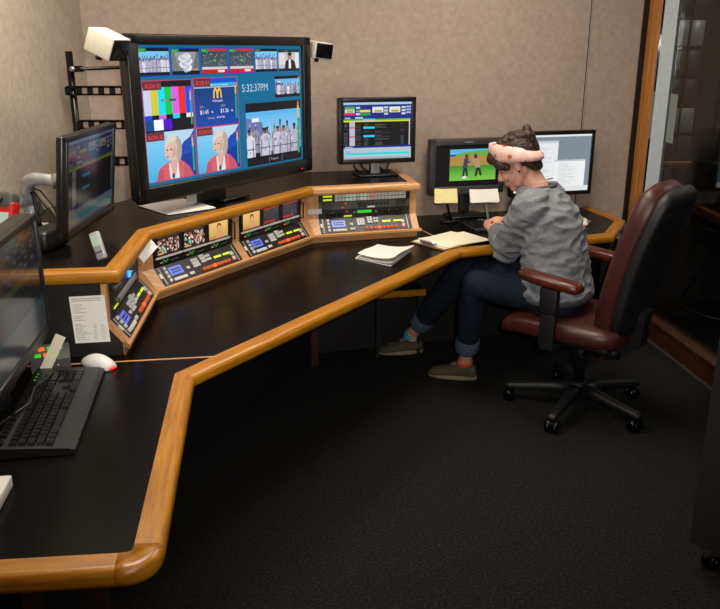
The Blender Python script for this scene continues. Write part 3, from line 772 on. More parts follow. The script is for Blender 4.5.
def p_soldiers(f, w, h, seed, lab='#2a8a3a'):
    f.rect(0, 0, w, h, '#10141c'); f.rect(0, h * .12, w, h * .88, '#3a78b8', .0001); f.rect(0, h * .62, w, h * .88, '#7ac8f0', .0002)
    figures(f, w, h, seed + 1, 12, .12, .66, .45); figures2(f, w, h, seed, 9, .12, .55)
    f.rect(0, h * .86, w * .25, h, lab, .003); f.text('DVC3', w * .02, h * .885, h * .1, '#70ff70', .0032)
def p_smoke(f, w, h):
    f.rect(0, 0, w, h, '#14181c'); f.grad(0, h * .14, w, h * .88, '#787c88', '#9a9ca8', .0001)
    for k in range(14):
        t = k / 14; f.ell(w * (.5 + .12 * math.sin(k)), h * (.2 + .55 * t), w * (.1 + .06 * t), h * .12, ['#c0c2cc', '#d8dae4', '#e6e8f2'][k % 3], .0003 + k * .00002)
    f.poly([(w * .75, h * .14), (w, h * .14), (w, h * .88), (w * .9, h * .88)], '#6a6c70', .0008); f.poly([(0, h * .14), (w * .25, h * .14), (w * .1, h * .88), (0, h * .88)], '#7c7a70', .0008)
    f.rect(w * .76, h * .16, w * .95, h * .22, '#c89a40', .001); f.rect(0, h * .86, w * .27, h, '#2a8a3a', .003); f.text('DVC2', w * .02, h * .885, h * .1, '#70ff70', .0032)
def p_page(f, w, h, seed):
    f.rect(0, 0, w, h, '#3e4650'); f.rect(0, h * .9, w, h, '#c83038', .0001); f.rect(0, h * .0, w, h * .17, '#c81c20', .0001); f.rect(0, h * .17, w, h * .27, '#d4d0d4', .0001)
    f.rect(w * .62, h * .05, w * .88, h * .14, '#f4e8e8', .0002); rr = random.Random(seed)
    f.grad(0, h * .27, w, h * .9, '#4c5660', '#424a54', .00012)
    for k in range(40): x, y = rr.uniform(.04, .9) * w, rr.uniform(.3, .85) * h; f.rect(x, y, x + w * .05, y + h * .025, rr.choice(['#6a8a9a', '#88949c', '#5a9a8a', '#a0a8ae']), .0003)
    f.ell(w * .5, h * .52, w * .06, h * .05, '#30c060', .0005); f.rect(0, h * .86, w * .27, h, '#2a8a3a', .003); f.text('DVC1', w * .02, h * .885, h * .1, '#70ff70', .0032)
def p_man(f, w, h):
    f.rect(0, 0, w, h, '#1a2226'); f.rect(0, h * .12, w, h * .86, '#c0c4c6', .0001); f.rect(0, h * .3, w * .3, h * .8, '#dcdcdc', .0002); f.rect(w * .8, h * .12, w, h * .86, '#e4e4e2', .0002)
    f.poly([(w * .28, h * .12), (w * .85, h * .12), (w * .78, h * .45), (w * .6, h * .56), (w * .48, h * .56), (w * .34, h * .45)], '#20242a', .0004)
    f.poly([(w * .48, h * .12), (w * .6, h * .12), (w * .59, h * .55), (w * .49, h * .55)], '#e8e8ea', .0005); f.ell(w * .54, h * .67, w * .1, h * .15, '#b8846c', .0006); f.ell(w * .54, h * .78, w * .11, h * .08, '#3a2a22', .0007)
    f.rect(w * .1, h * .88, w * .9, h * .98, '#2a3a3a', .0008); f.text('DVC5', w * .3, h * .89, h * .08, '#50d070', .001)
def p_soldiers2(f, w, h, seed):
    p_soldiers(f, w, h, seed, '#3a3a48')
def meter(f, w, h, x0, x1, y0, y1):
    f.rect(x0 * w, y0 * h, x1 * w, (y0 + (y1 - y0) * .68) * h, '#10b070', .004); f.rect(x0 * w, (y0 + (y1 - y0) * .68) * h, x1 * w, (y0 + (y1 - y0) * .92) * h, '#d8b838', .004); f.rect(x0 * w, (y0 + (y1 - y0) * .92) * h, x1 * w, y1 * h, '#d06038', .004)
def red_label(f, w, h, t, u=.36):
    f.rect(0, h * .83, w * u, h, '#6a3038', .005); f.text(t, w * .04, h * .865, h * .125, '#ff4638', .0053)
def p_bars(f, w, h):
    f.rect(0, 0, w, h, '#12141e')
    cs = ['#c8d4f4', '#d8cc30', '#10e0f8', '#10c848', '#e060f0', '#f03020', '#1050f8']
    for k, c in enumerate(cs):
        f.rect(w * k / 7, h * .34, w * (k + 1) / 7, h * .88, c, .0002)
    for k, c in enumerate(['#1048f0', '#12141e', '#e060e8', '#12141e', '#20d8f0', '#12141e', '#e8e8f4']):
        f.rect(w * k / 7, h * .25, w * (k + 1) / 7, h * .34, c, .0002)
    f.rect(0, h * .04, w * .17, h * .25, '#104a90', .0002); f.rect(w * .17, h * .04, w * .36, h * .25, '#f4fbff', .0002); f.rect(w * .36, h * .04, w * .54, h * .25, '#5010d0', .0002)
    f.rect(w * .36, h * .6, w * .66, h * .645, '#3a5a60', .0006); f.text('BARS 01', w * .38, h * .605, h * .05, '#d0e8e8', .0008)
    meter(f, w, h, .945, .975, .1, .82); red_label(f, w, h, 'RON 01')
def p_shares(f, w, h):
    f.grad(0, 0, w, h, '#1048a8', '#183c70', 0, 12); f.rect(0, h * .9, w, h, '#1050c8', .0002); f.rect(0, h * .84, w, h * .9, '#28b0e8', .0003)
    f.rect(0, h * .8, w, h * .83, '#90b8dc', .0003); f.text('4Q U.S. Lunch Spending', w * .37, h * .84, h * .055, '#e8f4ff', .0006)
    def arch(cx):
        out = []; inn = []
        for k in range(13):
            q = math.pi * k / 12
            out.append((cx + w * .056 * math.cos(q), h * .58 + h * .22 * math.sin(q) ** .75)); inn.append((cx + w * .026 * math.cos(q), h * .58 + h * .165 * math.sin(q) ** .75))
        for k in range(12): f.poly([out[k], out[k + 1], inn[k + 1], inn[k]], '#ffc830', .0008)
    arch(w * .475); arch(w * .565)
    f.text("McDonald's", w * .52, h * .50, h * .07, '#f0f4ff', .0008, 1.0, 'CENTER')
    f.text('2011', w * .1, h * .39, h * .075, '#c8a060', .0008); f.text('2010', w * .58, h * .39, h * .075, '#c8a060', .0008)
    f.text('$1.45', w * .1, h * .265, h * .12, '#f4f8ff', .0008); f.text('Bn.', w * .36, h * .275, h * .06, '#f4f8ff', .0008); f.text('$1.26', w * .57, h * .265, h * .12, '#f4f8ff', .0008); f.text('Bn.', w * .83, h * .275, h * .06, '#f4f8ff', .0008)
    f.text('Estimate', w * .28, h * .15, h * .06, '#e0b060', .0008); f.text('$1.41 Bn.', w * .48, h * .15, h * .07, '#f4f8ff', .0008)
    meter(f, w, h, .93, .965, .12, .9); red_label(f, w, h, 'ROB 01')
def p_anchor(f, w, h, t):
    f.grad(0, 0, w, h, '#3ab4e8', '#8ad0f4', 0, 10); f.poly([(w * .55, 0), (w, 0), (w, h), (w * .9, h * .92), (w * .8, h * .8), (w * .68, h * .62)], '#1848b8', .0002)
    f.poly([(w * .35, h), (w, h), (w * .9, h * .84), (w * .62, h * .66), (w * .4, h * .9)], '#b8d8f4', .0003); f.poly([(w * .62, 0), (w, 0), (w, h * .55), (w * .7, h * .45)], '#12389c', .0003)
    f.poly([(w * .15, 0), (w * .94, 0), (w * .86, h * .2), (w * .74, h * .33), (w * .62, h * .40), (w * .44, h * .38), (w * .28, h * .30), (w * .2, h * .2)], '#d8606e', .0005)
    f.poly([(w * .15, 0), (w * .3, 0), (w * .3, h * .2), (w * .24, h * .27), (w * .2, h * .2)], '#c45464', .00052); f.poly([(w * .72, 0), (w * .94, 0), (w * .86, h * .2), (w * .74, h * .33)], '#c85866', .00052)
    f.poly([(w * .43, 0), (w * .63, 0), (w * .62, h * .36), (w * .42, h * .34)], '#e4e2ec', .0006); f.poly([(w * .48, h * .08), (w * .56, h * .08), (w * .62, h * .42), (w * .44, h * .38)], '#dcae9e', .0007)
    hair = [(.36, .46), (.345, .6), (.36, .74), (.41, .85), (.49, .915), (.58, .92), (.66, .87), (.705, .77), (.715, .62), (.70, .48), (.66, .36), (.60, .33), (.56, .4), (.50, .40), (.42, .42)]
    f.poly([(w * x, h * y) for x, y in hair], '#d2c2b4', .0008)
    f.poly([(w * x, h * y) for x, y in [(.58, .9), (.66, .87), (.705, .77), (.715, .62), (.70, .48), (.66, .36), (.60, .33), (.58, .5), (.62, .66)]], '#baa698', .00085)
    face = [(.375, .72), (.36, .62), (.345, .565), (.365, .55), (.37, .49), (.385, .44), (.43, .405), (.50, .42), (.56, .5), (.575, .6), (.57, .7), (.50, .76), (.42, .77)]
    f.poly([(w * x, h * y) for x, y in face], '#e2baa8', .001); f.poly([(w * x, h * y) for x, y in [(.50, .42), (.56, .5), (.575, .6), (.57, .7), (.53, .6)]], '#cc9f90', .00105)
    f.ell(w * .405, h * .475, w * .028, h * .013, '#a85050', .0012); f.ell(w * .405, h * .615, w * .022, h * .012, '#4c3e40', .0012); f.ell(w * .485, h * .62, w * .026, h * .013, '#4c3e40', .0012); f.ell(w * .36, h * .56, w * .012, h * .02, '#d0a090', .0012)
    f.poly([(w * x, h * y) for x, y in [(.36, .74), (.41, .85), (.49, .915), (.58, .92), (.62, .84), (.55, .78), (.46, .76), (.40, .70), (.37, .62)]], '#e0d2c4', .0013)
    f.ell(w * .5, h * .06, w * .03, h * .06, '#3a4254', .0014)
    meter(f, w, h, .93, .965, .1, .88); red_label(f, w, h, t)
def p_group(f, w, h, seed, n=5, big=True):
    f.rect(0, 0, w, h, '#14161e'); f.grad(0, h * .2, w, h * .86, '#b0dcf4', '#58b4ec', .0001)
    f.poly([(0, h * .2), (w * .3, h * .2), (w * .28, h * .68), (0, h * .78)], '#6a78b0', .0003); f.rect(w * .1, h * .7, w * .22, h * .76, '#e8f0f4', .0005)
    figures(f, w, h, seed + 3, n + 4, .2, .48, .5); figures2(f, w, h, seed, n, .14, .52)
    f.rect(0, 0, w, h * .14, '#14161e', .003)
    if big: f.text('Program', w * .48, h * .05, h * .06, '#a8b0b8', .0035, 1, 'CENTER'); f.rect(w * .38, h * .02, w * .383, h * .12, '#b0b0b8', .0035); f.rect(w * .62, h * .02, w * .623, h * .12, '#b0b0b8', .0035)
    meter(f, w, h, .935, .97, .1, .98)
Bl, Rd = '#1830c0', '#c83a58'
tile(.011, .79, .162, .98, p_soldiers, 3, border=Bl); tile(.176, .79, .325, .975, p_smoke, border=Bl); tile(.340, .79, .490, .977, p_page, 5, border=Bl); tile(.507, .79, .656, .977, p_page, 6, border=Bl)
tile(.671, .79, .822, .977, p_soldiers2, 11, border=None); tile(.833, .79, .984, .972, p_man, border=None)
tile(.018, .385, .272, .750, p_bars, border=Rd); tile(.286, .390, .545, .755, p_shares, border=Rd); tile(.800, .570, .985, .750, p_group, 23, 5, False)
tile(.015, .030, .272, .385, p_anchor, 'RON 02', border=Rd); tile(.286, .030, .543, .380, p_anchor, 'RON 03', border=Rd); tile(.592, .015, .985, .538, p_group, 31, 5, True)
f = Flat(); f.text('5:32:37PM', 0, 0, 0.046, '#b8d4e4', 0.0, 0.93); f.build('clock', 'picture', scr, (0.574 * SW, 0.635 * SH, 0.0008))
MB().box((0.45, -0.02, -0.055), (0.20, 0.07, 0.035), 0.006).build('stand_neck', 'plastic_dark', tv)
MB().box((0.33, -0.020, -0.034), (0.055, 0.060, 0.004)).build('stand_plate', 'silver_paint', tv)
MB().box((0.58, -0.060, -0.09), (0.18, 0.012, 0.18), 0.005).build('stand_base', 'plastic_black', tv)
# TV speakers
def tv_speaker(mat4, label):
    t = empty('satellite_speaker', mat4, label, 'speaker')
    MB().box((0, 0, 0), (0.105, 0.082, 0.11), 0.004).build('cabinet', 'beige_plastic', t)
    MB().box((0, 0, 0.057), (0.098, 0.075, 0.008), 0.003).build('grille', 'metal_black', t)
    MB().cyl((0, -0.035, -0.02), (0, -0.065, -0.02), 0.012, 12).build('bracket', 'plastic_black', t)
    return t
dx = V((0.5405, 0.8413, 0)); nz = V((0.8413, -0.5405, 0))
pL = V((-0.862, 3.025, 1.088)) + dx * (-0.055) + V((0, 0, 0.592)) + nz * (-0.02)
tv_speaker(frame(pL, (0.32, 0.97, 0), (0.37, -0.12, 0.92)), 'beige boxed speaker with dark grille beside the television and black mounting pole')
pR = V((-0.862, 3.025, 1.088)) + dx * (TWD + 0.07) + V((0, 0, 0.573)) + nz * (0.02)
tv_speaker(frame(pR, (0.85, 0.52, -0.1), (0.22, 0.0, 1)) @ M.Scale(0.9, 4), 'small boxed speaker on the television side next to the bare wall')
# wall mount behind the television
t = empty('wall_mount', rotz((-1.30, 3.70, 1.03), 0), 'black steel mounting pole with slotted bars reaching behind the television', 'bracket')
MB().tube([(0.0, 0, -0.287), (0.0, 0, 0.625)], 0.016, 14).build('pole', 'metal_black', t)
MB().tube([(0.018, -0.02, 0.55), (0.06, -0.02, 0.55), (0.07, -0.02, 0.55), (0.22, 0.0, 0.555), (0.34, 0.02, 0.56)], [.014, .014, .008, .008, .014], 10).build('arm', 'metal_black', t)
MB().cyl((0.02, -0.028, 0.55), (0.02, -0.04, 0.55), 0.012, 12).build('bolt', 'silver', t)
for z, x0, x1 in ((0.455, -0.02, 0.34), (0.305, 0.02, 0.34), (0.14, 0.02, 0.34)):
    b = MB(); b.box(((x0 + x1) / 2, -0.022, z + 0.016), (x1 - x0, 0.006, 0.008)); b.box(((x0 + x1) / 2, -0.022, z - 0.016), (x1 - x0, 0.006, 0.008)); 
    for k in range(int((x1 - x0) / 0.05) + 1): b.box((x0 + 0.006 + k * 0.05, -0.022, z), (0.026, 0.006, 0.034))
    b.box(((x0 + x1) / 2, -0.012, z + 0.02), (x1 - x0, 0.02, 0.004))
    b.build('slotted_bar', 'metal_black', t)

def lcd(name, mat4, w, h, bez, label, body='plastic_bezel', th=0.045, pic=None, picmat='picture', btm=None, cat='monitor'):
    t = empty(name, mat4, label, cat)
    btm = bez if btm is None else btm
    MB().box((w / 2, h / 2, -th / 2 - 0.004), (w, h, th), 0.008, 2).build('housing', body, t)
    b = MB(); b.box((bez / 2, h / 2, 0), (bez, h, 0.014), 0.003); b.box((w - bez / 2, h / 2, 0), (bez, h, 0.014), 0.003); b.box((w / 2, h - bez / 2, 0), (w, bez, 0.014), 0.003); b.box((w / 2, btm / 2, 0), (w, btm, 0.014), 0.003)
    b.build('bezel', body, t)
    f = Flat(); pic(f, w - 2 * bez, h - bez - btm); f.build('screen', picmat, t, (bez, btm, 0.0012))
    return t
def p_roster(f, w, h):
    f.rect(0, 0, w, h, '#101216'); f.rect(0, h * .66, w, h, '#182a80', .0002); f.rect(0, h * .96, w, h, '#a8c8ec', .0004)
    rr = random.Random(4)
    for x0, x1, c in ((.02, .16, '#d8d8d0'), (.42, .58, '#e4e4f0'), (.67, .83, '#e4e4dc')):
        f.rect(w * x0, h * .82, w * x1, h * .92, c, .0005); f.rect(w * (x0 + .03), h * .83, w * (x1 - .02), h * .865, '#b0a840', .0007)
    f.rect(w * .01, h * .78, w * .17, h * .825, '#d83070', .0006); f.rect(w * .02, h * .88, w * .16, h * .93, '#48a848', .0006)
    f.rect(w * .18, h * .84, w * .24, h * .87, '#30b050', .0006); f.rect(w * .24, h * .83, w * .39, h * .87, '#e8d840', .0006); f.rect(w * .24, h * .77, w * .39, h * .82, '#28983a', .0006)
    for x in (.18, .59, .85): 
        for y in (.78, .835, .89): f.rect(w * x, h * y, w * (x + .06), h * (y + .035), '#c8ccd8', .0005)
    for y in (.80, .85, .9): f.rect(w * .92, h * y, w * .99, h * (y + .03), '#a8b4e0', .0005)
    f.rect(0, h * .66, w * .97, h * .685, '#d8d828', .0006); f.rect(0, h * .685, w * .97, h * .71, '#40b838', .0006); f.rect(w * .28, h * .685, w * .46, h * .715, '#58c8e8', .0008); f.rect(w * .02, h * .72, w * .1, h * .74, '#b8c0e0', .0008); f.rect(w * .17, h * .72, w * .28, h * .745, '#d8d8e8', .0008)
    f.rect(w * .085, h * .24, w * .165, h * .66, '#b8bcc8', .0006); f.rect(w * .085, h * .55, w * .165, h * .57, '#d83068', .0008); f.rect(w * .085, h * .39, w * .165, h * .41, '#d83068', .0008)
    f.rect(w * .29, h * .54, w * .455, h * .575, '#20d0f0', .0006); f.rect(w * .29, h * .39, w * .455, h * .425, '#20d0f0', .0006)
    for k in range(17):
        y = .25 + k * .0235
        for x0, x1 in ((.0, .06), (.18, .25), (.3, .36), (.46, .46 + rr.uniform(.08, .24)), (.84, .89)):
            if rr.random() < (.9 if y < .4 else .45): f.rect(w * x0, h * y, w * x1, h * (y + .009), rr.choice(['#4a4e56', '#5a5e66', '#40444c']), .0005)
    f.rect(w * .965, h * .2, w * .98, h * .7, '#c8ccd0', .0007); f.rect(0, h * .2, w, h * .235, '#182888', .0008); f.rect(w * .02, h * .205, w * .13, h * .225, '#a8b0e0', .001)
    f.rect(0, 0, w, h * .2, '#b4c4cc', .0006); f.rect(w * .02, h * .075, w * .97, h * .115, '#18d8e0', .0008); f.rect(0, h * .0, w * .98, h * .03, '#98a8b4', .0008); f.rect(w * .03, h * .13, w * .1, h * .14, '#506070', .0009)
# monitor on the console shelf
mC = frame((-0.109, 4.175, 1.088), (0.9654, 0.2607, 0), (0, 0, 1))
t = lcd('roster_monitor', mC, 0.418, 0.338, 0.024, 'square black monitor on the console shelf showing a colourful schedule', 'plastic_bezel', 0.05, p_roster)
MB().box((0.21, -0.02, -0.05), (0.05, 0.10, 0.02), 0.004).build('stand_neck', 'silver_paint', t)
MB().box((0.21, -0.063, -0.05), (0.22, 0.010, 0.16), 0.004).build('stand_base', 'plastic_black', t)
for k, (x0, x1) in enumerate(((0.10, 0.13), (0.14, 0.18), (0.19, 0.17), (0.23, 0.28), (0.29, 0.25))):
    MB().tube([(x0, 0.01, -0.05), (x0 - 0.005, -0.02, -0.052), ((x0 + x1) / 2, -0.05 + 0.006 * (k % 2), -0.045), (x1, -0.055, -0.06), (x1 + 0.03, -0.052, -0.10)], 0.004, 8).build('cable', 'cable', t)
# graphics monitor with thick grey bezel
def p_field(f, w, h):
    f.rect(0, 0, w, h, '#060606'); x0, x1, y0, y1 = w * .22, w * .95, h * .14, h * .90
    W, Hh = x1 - x0, y1 - y0
    f.rect(x0, y0, x1, y1, '#58a838', .0002); f.rect(x0, y0 + Hh * .48, x1, y0 + Hh * .84, '#b08848', .0003); f.rect(x0, y0 + Hh * .84, x1, y1, '#58b8e0', .0003)
    f.poly([(x0, y0 + Hh * .8), (x0 + W * .3, y0 + Hh * .9), (x0 + W * .7, y0 + Hh * .96), (x1, y0 + Hh * .92), (x1, y0 + Hh * .78), (x0, y0 + Hh * .78)], '#6aa848', .0004)
    f.grad(x0, y0, x1, y0 + Hh * .48, '#7cc848', '#3a8a2c', .0004, 6); f.rect(x0, y0 + Hh * .78, x0 + W * .12, y0 + Hh * .84, '#2050b0', .0006)
    def man(cx, s, c1, c2, lean):
        f.poly([(cx - s * .12, y0 + Hh * .12), (cx - s * .02, y0 + Hh * .12), (cx + s * .06, y0 + Hh * .42), (cx - s * .06, y0 + Hh * .42)], c2, .001); f.poly([(cx + s * .1, y0 + Hh * .14), (cx + s * .2, y0 + Hh * .14), (cx + s * .12, y0 + Hh * .42), (cx, y0 + Hh * .42)], c2, .0011)
        f.poly([(cx - s * .1, y0 + Hh * .4), (cx + s * .12, y0 + Hh * .4), (cx + s * (.12 + lean), y0 + Hh * .7), (cx - s * (.12 - lean), y0 + Hh * .7)], c1, .0012)
        f.poly([(cx - s * .05, y0 + Hh * .6), (cx + s * .3 * (1 if lean > 0 else -1), y0 + Hh * .55), (cx + s * .3 * (1 if lean > 0 else -1), y0 + Hh * .6), (cx, y0 + Hh * .68)], c1, .0013); f.ell(cx + s * lean, y0 + Hh * .77, s * .08, Hh * .08, '#5a3a2a', .0014)
    man(x0 + W * .32, W * .42, '#3a4658', '#242a38', .08); man(x0 + W * .6, W * .5, '#b09070', '#2a2a30', -.1)
    f.ell(x0 + W * .32, y0 + Hh * .1, W * .05, Hh * .04, '#e8e8e8', .0016)
mS = frame((0.392, 4.462, 0.872), (0.9654, 0.2607, 0), (0, 0, 1))
t = lcd('graphics_monitor', mS, 0.455, 0.312, 0.034, 'wide grey-framed monitor showing two men on a green field', 'grey_bezel', 0.05, p_field, 'picture', 0.046)
bit('name_strip', (0.05, 0.004, 0.001), 'silver_paint', t, (0.2275, 0.295, 0.0075))
MB().box((0.2275, -0.05, -0.035), (0.06, 0.12, 0.03), 0.006).build('stand_neck', 'plastic_dark', t)
MB().box((0.2275, -0.124, -0.01), (0.22, 0.012, 0.15), 0.005).build('stand_base', 'plastic_dark', t)
def p_desktop(f, w, h):
    f.rect(0, 0, w, h, '#7f8a94'); f.rect(0, h * .965, w, h, '#e4e6e8', .0002); f.rect(0, 0, w, h * .09, '#e0e2e4', .0002)
    f.rect(0, h * .1, w * .56, h * .9, '#e6e8ea', .0004); f.rect(w * .52, h * .09, w * .94, h * .56, '#eef0f0', .0006); f.rect(0, h * .86, w * .56, h * .9, '#c8ccd2', .0006); f.rect(w * .52, h * .53, w * .94, h * .56, '#c0c6ce', .0008)
    rr = random.Random(9)
    for k in range(18): y = .12 + k * .022; f.rect(w * .58, h * y, w * (.58 + rr.uniform(.1, .3)), h * (y + .006), '#b0b4b8', .0009)
    for k in range(26): y = .14 + k * .026; f.rect(w * .32, h * y, w * (.32 + rr.uniform(.03, .18)), h * (y + .006), '#b8bcc0', .0007)
    f.rect(w * .03, h * .01, w * .14, h * .07, '#38b848', .0009)
    for k in range(5): f.ell(w * (.2 + k * .05), h * .045, h * .025, h * .025, rr.choice(['#3070c0', '#d0a030', '#c04040', '#40a050']), .0009, 10)
mR = frame((0.868, 4.562, 0.845), (0.9654, 0.2607, 0), (0, 0, 1))
t = lcd('office_monitor', mR, 0.525, 0.372, 0.022, 'glossy black monitor behind the person showing white document windows', 'plastic_bezel', 0.03, p_desktop)
MB().box((0.2625, -0.045, -0.03), (0.07, 0.10, 0.025), 0.004).build('stand_neck', 'silver_paint', t)
MB().box((0.2625, -0.098, -0.01), (0.20, 0.010, 0.17), 0.004).build('stand_base', 'silver_paint', t)
# monitor on the arm, turned to the left seat
fx = V((-0.011, 1.0, 0)).normalized()
mA = frame((-0.93, 2.43, 1.085), (fx.x, fx.y, 0), (0.115, 0, 1))
def p_roster_dim(f, w, h): p_roster(f, w, h)
t = lcd('arm_monitor', mA, 0.52, 0.325, 0.018, 'black monitor on a silver arm with a dim schedule seen edge-on', 'plastic_bezel', 0.026, p_roster_dim, 'picture_dim', 0.03)
am = empty('monitor_arm', rotz((-1.235, 2.93, 1.019), 0), 'curved silver monitor arm clamped to the shelf by the left wall', 'monitor arm')
MB().cyl((0, 0, 0.001), (0, 0, 0.10), 0.022, 16).build('post', 'silver_paint', am)
MB().box((0, 0, 0.007), (0.09, 0.09, 0.012), 0.003).build('base_plate', 'silver_paint', am)
MB().tube([(0, 0, 0.10), (0.005, -0.02, 0.15), (0.03, -0.06, 0.185), (0.08, -0.12, 0.205), (0.14, -0.17, 0.21), (0.195, -0.20, 0.21)], [.026, .026, .025, .023, .02, .02], 14).build('upper_arm', 'silver_paint', am)
MB().tube([(0, 0, 0.105), (-0.03, -0.05, 0.11), (-0.06, -0.16, 0.11), (-0.05, -0.28, 0.105)], [.024, .024, .02, .02], 12).build('lower_arm', 'silver_paint', am)
MB().cyl((0.195, -0.20, 0.185), (0.195, -0.20, 0.235), 0.024, 16).build('joint', 'silver', am)
for k in range(3):
    MB().tube([(0.01 + .01 * k, -0.03, 0.16), (0.04 + .012 * k, -0.05, 0.13 - .03 * k), (0.05, -0.07, 0.06), (0.02 + .02 * k, -0.06, 0.004)], 0.007, 8).build('cable', 'cable', am)
for k in range(3):
    MB().tube([(0.03, -0.05, 0.165), (0.09, -0.11, 0.16 - .02 * k), (0.15, -0.17, 0.12 - .02 * k), (0.19, -0.22, 0.07)], 0.003, 6).build('cable', 'cable_light' if k == 1 else 'cable', am)
# power brick behind the arm monitor
t = empty('power_adapter', rotz((-1.06, 2.62, 1.02), 80), 'black power adapter with cable behind the arm monitor', 'adapter')
MB().box((0, 0, 0.035), (0.16, 0.09, 0.07), 0.02, 3).build('case', 'plastic_black', t)
MB().tube([(0.08, 0, 0.03), (0.13, 0.02, 0.03), (0.16, 0.05, 0.006), (0.20, 0.08, 0.006)], 0.004, 8).build('cable', 'cable', t)
MB().tube([(-0.08, 0, 0.03), (-0.13, 0.0, 0.02), (-0.17, -0.02, 0.006)], 0.004, 8).build('cable', 'cable', t)
# near left monitor
lx = V((-0.866, 1.736)); lfar = V((-0.936, 2.240)); ld_ = (lfar - lx).normalized()
lo_ = lx - ld_ * 0.02
def p_leftscreen(f, w, h):
    f.rect(0, 0, w, h, '#1a1c20'); rr = random.Random(2)
    f.rect(0, h * .62, w, h, '#22304a', .0002); f.rect(0, h * .56, w, h * .62, '#5a7a30', .0003); f.rect(0, 0, w, h * .3, '#70787c', .0003)
    for k in range(40): x, y = rr.uniform(0, .9) * w, rr.uniform(.64, .96) * h; f.rect(x, y, x + w * .07, y + h * .03, rr.choice(['#8a8a90', '#5a6a90', '#909060', '#506040']), .0004)
    f.rect(0, h * .24, w, h * .28, '#308a9a', .0005)
mL = frame((lo_.x, lo_.y, 0.853), (ld_.x, ld_.y, 0), (0, 0, 1))
t = lcd('edit_monitor', mL, 0.529, 0.362, 0.018, 'dark glossy monitor standing on the worktop beside the black keyboard', 'plastic_bezel', 0.055, p_leftscreen, 'picture_dim', 0.03)
MB().box((0.26, -0.045, -0.085), (0.07, 0.14, 0.05), 0.005).build('stand_neck', 'plastic_dark', t)
MB().box((0.26, -0.105, -0.13), (0.24, 0.010, 0.12), 0.004).build('stand_base', 'plastic_dark', t)

# ================================================================= SMALL THINGS
def keyboard(mat4, label):
    """long axis x (left to right for the typist), y away from the typist"""
    t = empty('keyboard', mat4, label, 'keyboard')
    w, d = 0.47, 0.175
    pr = [(-d / 2, 0.0), (-d / 2, 0.010), (-d / 2 + 0.012, 0.015), (d / 2 - 0.006, 0.026), (d / 2, 0.022), (d / 2, 0.0)]
    MB().prism(pr, -w / 2, w / 2, 'x').build('case', 'keyboard_case', t)
    def zt(y): return 0.015 + (y + d / 2 - 0.012) / (d - 0.018) * 0.011
    rx = math.atan2(0.011, d - 0.018)
    def row(y, x0, n, p=0.019, kw=0.0178, widths=None):
        x = x0
        for k in range(n):
            kw_ = kw if not widths else widths[k]
            bit('key', (kw_, 0.0172, 0.008), 'key', t, (x + kw_ / 2, y, zt(y) - 0.001), 0, (rx, 0, 0), 'key'); x += kw_ + (p - kw)
    X0 = -0.222
    row(0.072, X0, 1); row(0.072, X0 + 0.036, 4); row(0.072, X0 + 0.12, 4); row(0.072, X0 + 0.205, 4)
    row(0.044, X0, 14, widths=[.0178] * 13 + [.036]); row(0.025, X0, 14, widths=[.027] + [.0178] * 12 + [.0268]); row(0.006, X0, 13, widths=[.032] + [.0178] * 11 + [.0405]); row(-0.013, X0, 12, widths=[.042] + [.0178] * 10 + [.0506])
    row(-0.032, X0, 7, widths=[.026, .022, .024, .108, .024, .022, .0385])
    for y in (0.072, 0.044, 0.025): row(y, 0.066 + 0.0, 3)
    row(-0.013, 0.085, 1); row(-0.032, 0.066, 3)
    for y in (0.044, 0.025, 0.006, -0.013): row(y, 0.130, 4)
    row(-0.032, 0.130, 3, widths=[.0368, .0178, .0178])
    for k in range(3): bit('led', (0.005, 0.003, 0.001), 'led_green', t, (0.145 + k * 0.02, 0.074, zt(0.074)))
    return t
ka = V((-0.86, 2.185)); kbp = V((-0.772, 1.66)); kx = (ka - kbp).normalized()
kc = (ka + kbp) / 2
kmat = frame((kc.x, kc.y, 0.742), (kx.x, kx.y, 0), (-kx.y, kx.x, 0)) @ M.Scale(1.09, 4)
k1 = keyboard(kmat, 'black keyboard on the worktop in front of the dark glossy monitor')
MB().tube([(0.19, 0.03, 0.029), (0.08, 0.06, 0.032), (-0.02, 0.05, 0.033), (-0.10, 0.09, 0.028), (-0.16, 0.13, 0.006)], 0.0028, 8).build('cable', 'cable', k1)
keyboard(frame((0.79, 4.235, 0.742), (0.94, 0.34, 0), (-0.34, 0.94, 0)) @ M.Scale(0.95, 4), 'black keyboard in front of the person below the wide monitors')
def mouse(mat4, label, red=True):
    t = empty('computer_mouse', mat4, label, 'mouse')
    secs = []
    for k in range(9):
        u = k / 8; x = -0.055 + 0.11 * u; ww = 0.031 * math.sin(math.pi * (0.1 + 0.8 * u)) ** 0.45; hh = 0.034 * math.sin(math.pi * (0.12 + 0.76 * u)) ** 0.8
        secs.append([V((x, ww * math.cos(q), max(0.0, hh * math.sin(q)) if math.sin(q) > 0 else 0.002 * math.sin(q))) for q in [2 * math.pi * i / 20 for i in range(20)]])
    MB().loft(secs).build('shell', 'white_plastic', t, (0, 0, 0.002))
    if red: bit('lamp', (0.014, 0.018, 0.006), 'led_red', t, (-0.056, 0, 0.006), 0.002)
    MB().tube([(0.054, 0, 0.008), (0.072, -0.008, 0.004), (0.078, -0.025, 0.004), (0.074, -0.042, 0.004)], 0.002, 6).build('cable', 'white_plastic', t)
    return t
mouse(rotz((-0.797, 2.238, 0.742), 150) @ M.Scale(1.05, 4), 'white computer mouse beside the black keyboard and grey button box')
mouse(rotz((1.235, 4.30, 0.742), 75) @ M.Scale(1.0, 4), 'white computer mouse with red glow behind the person by the oak desk edge')
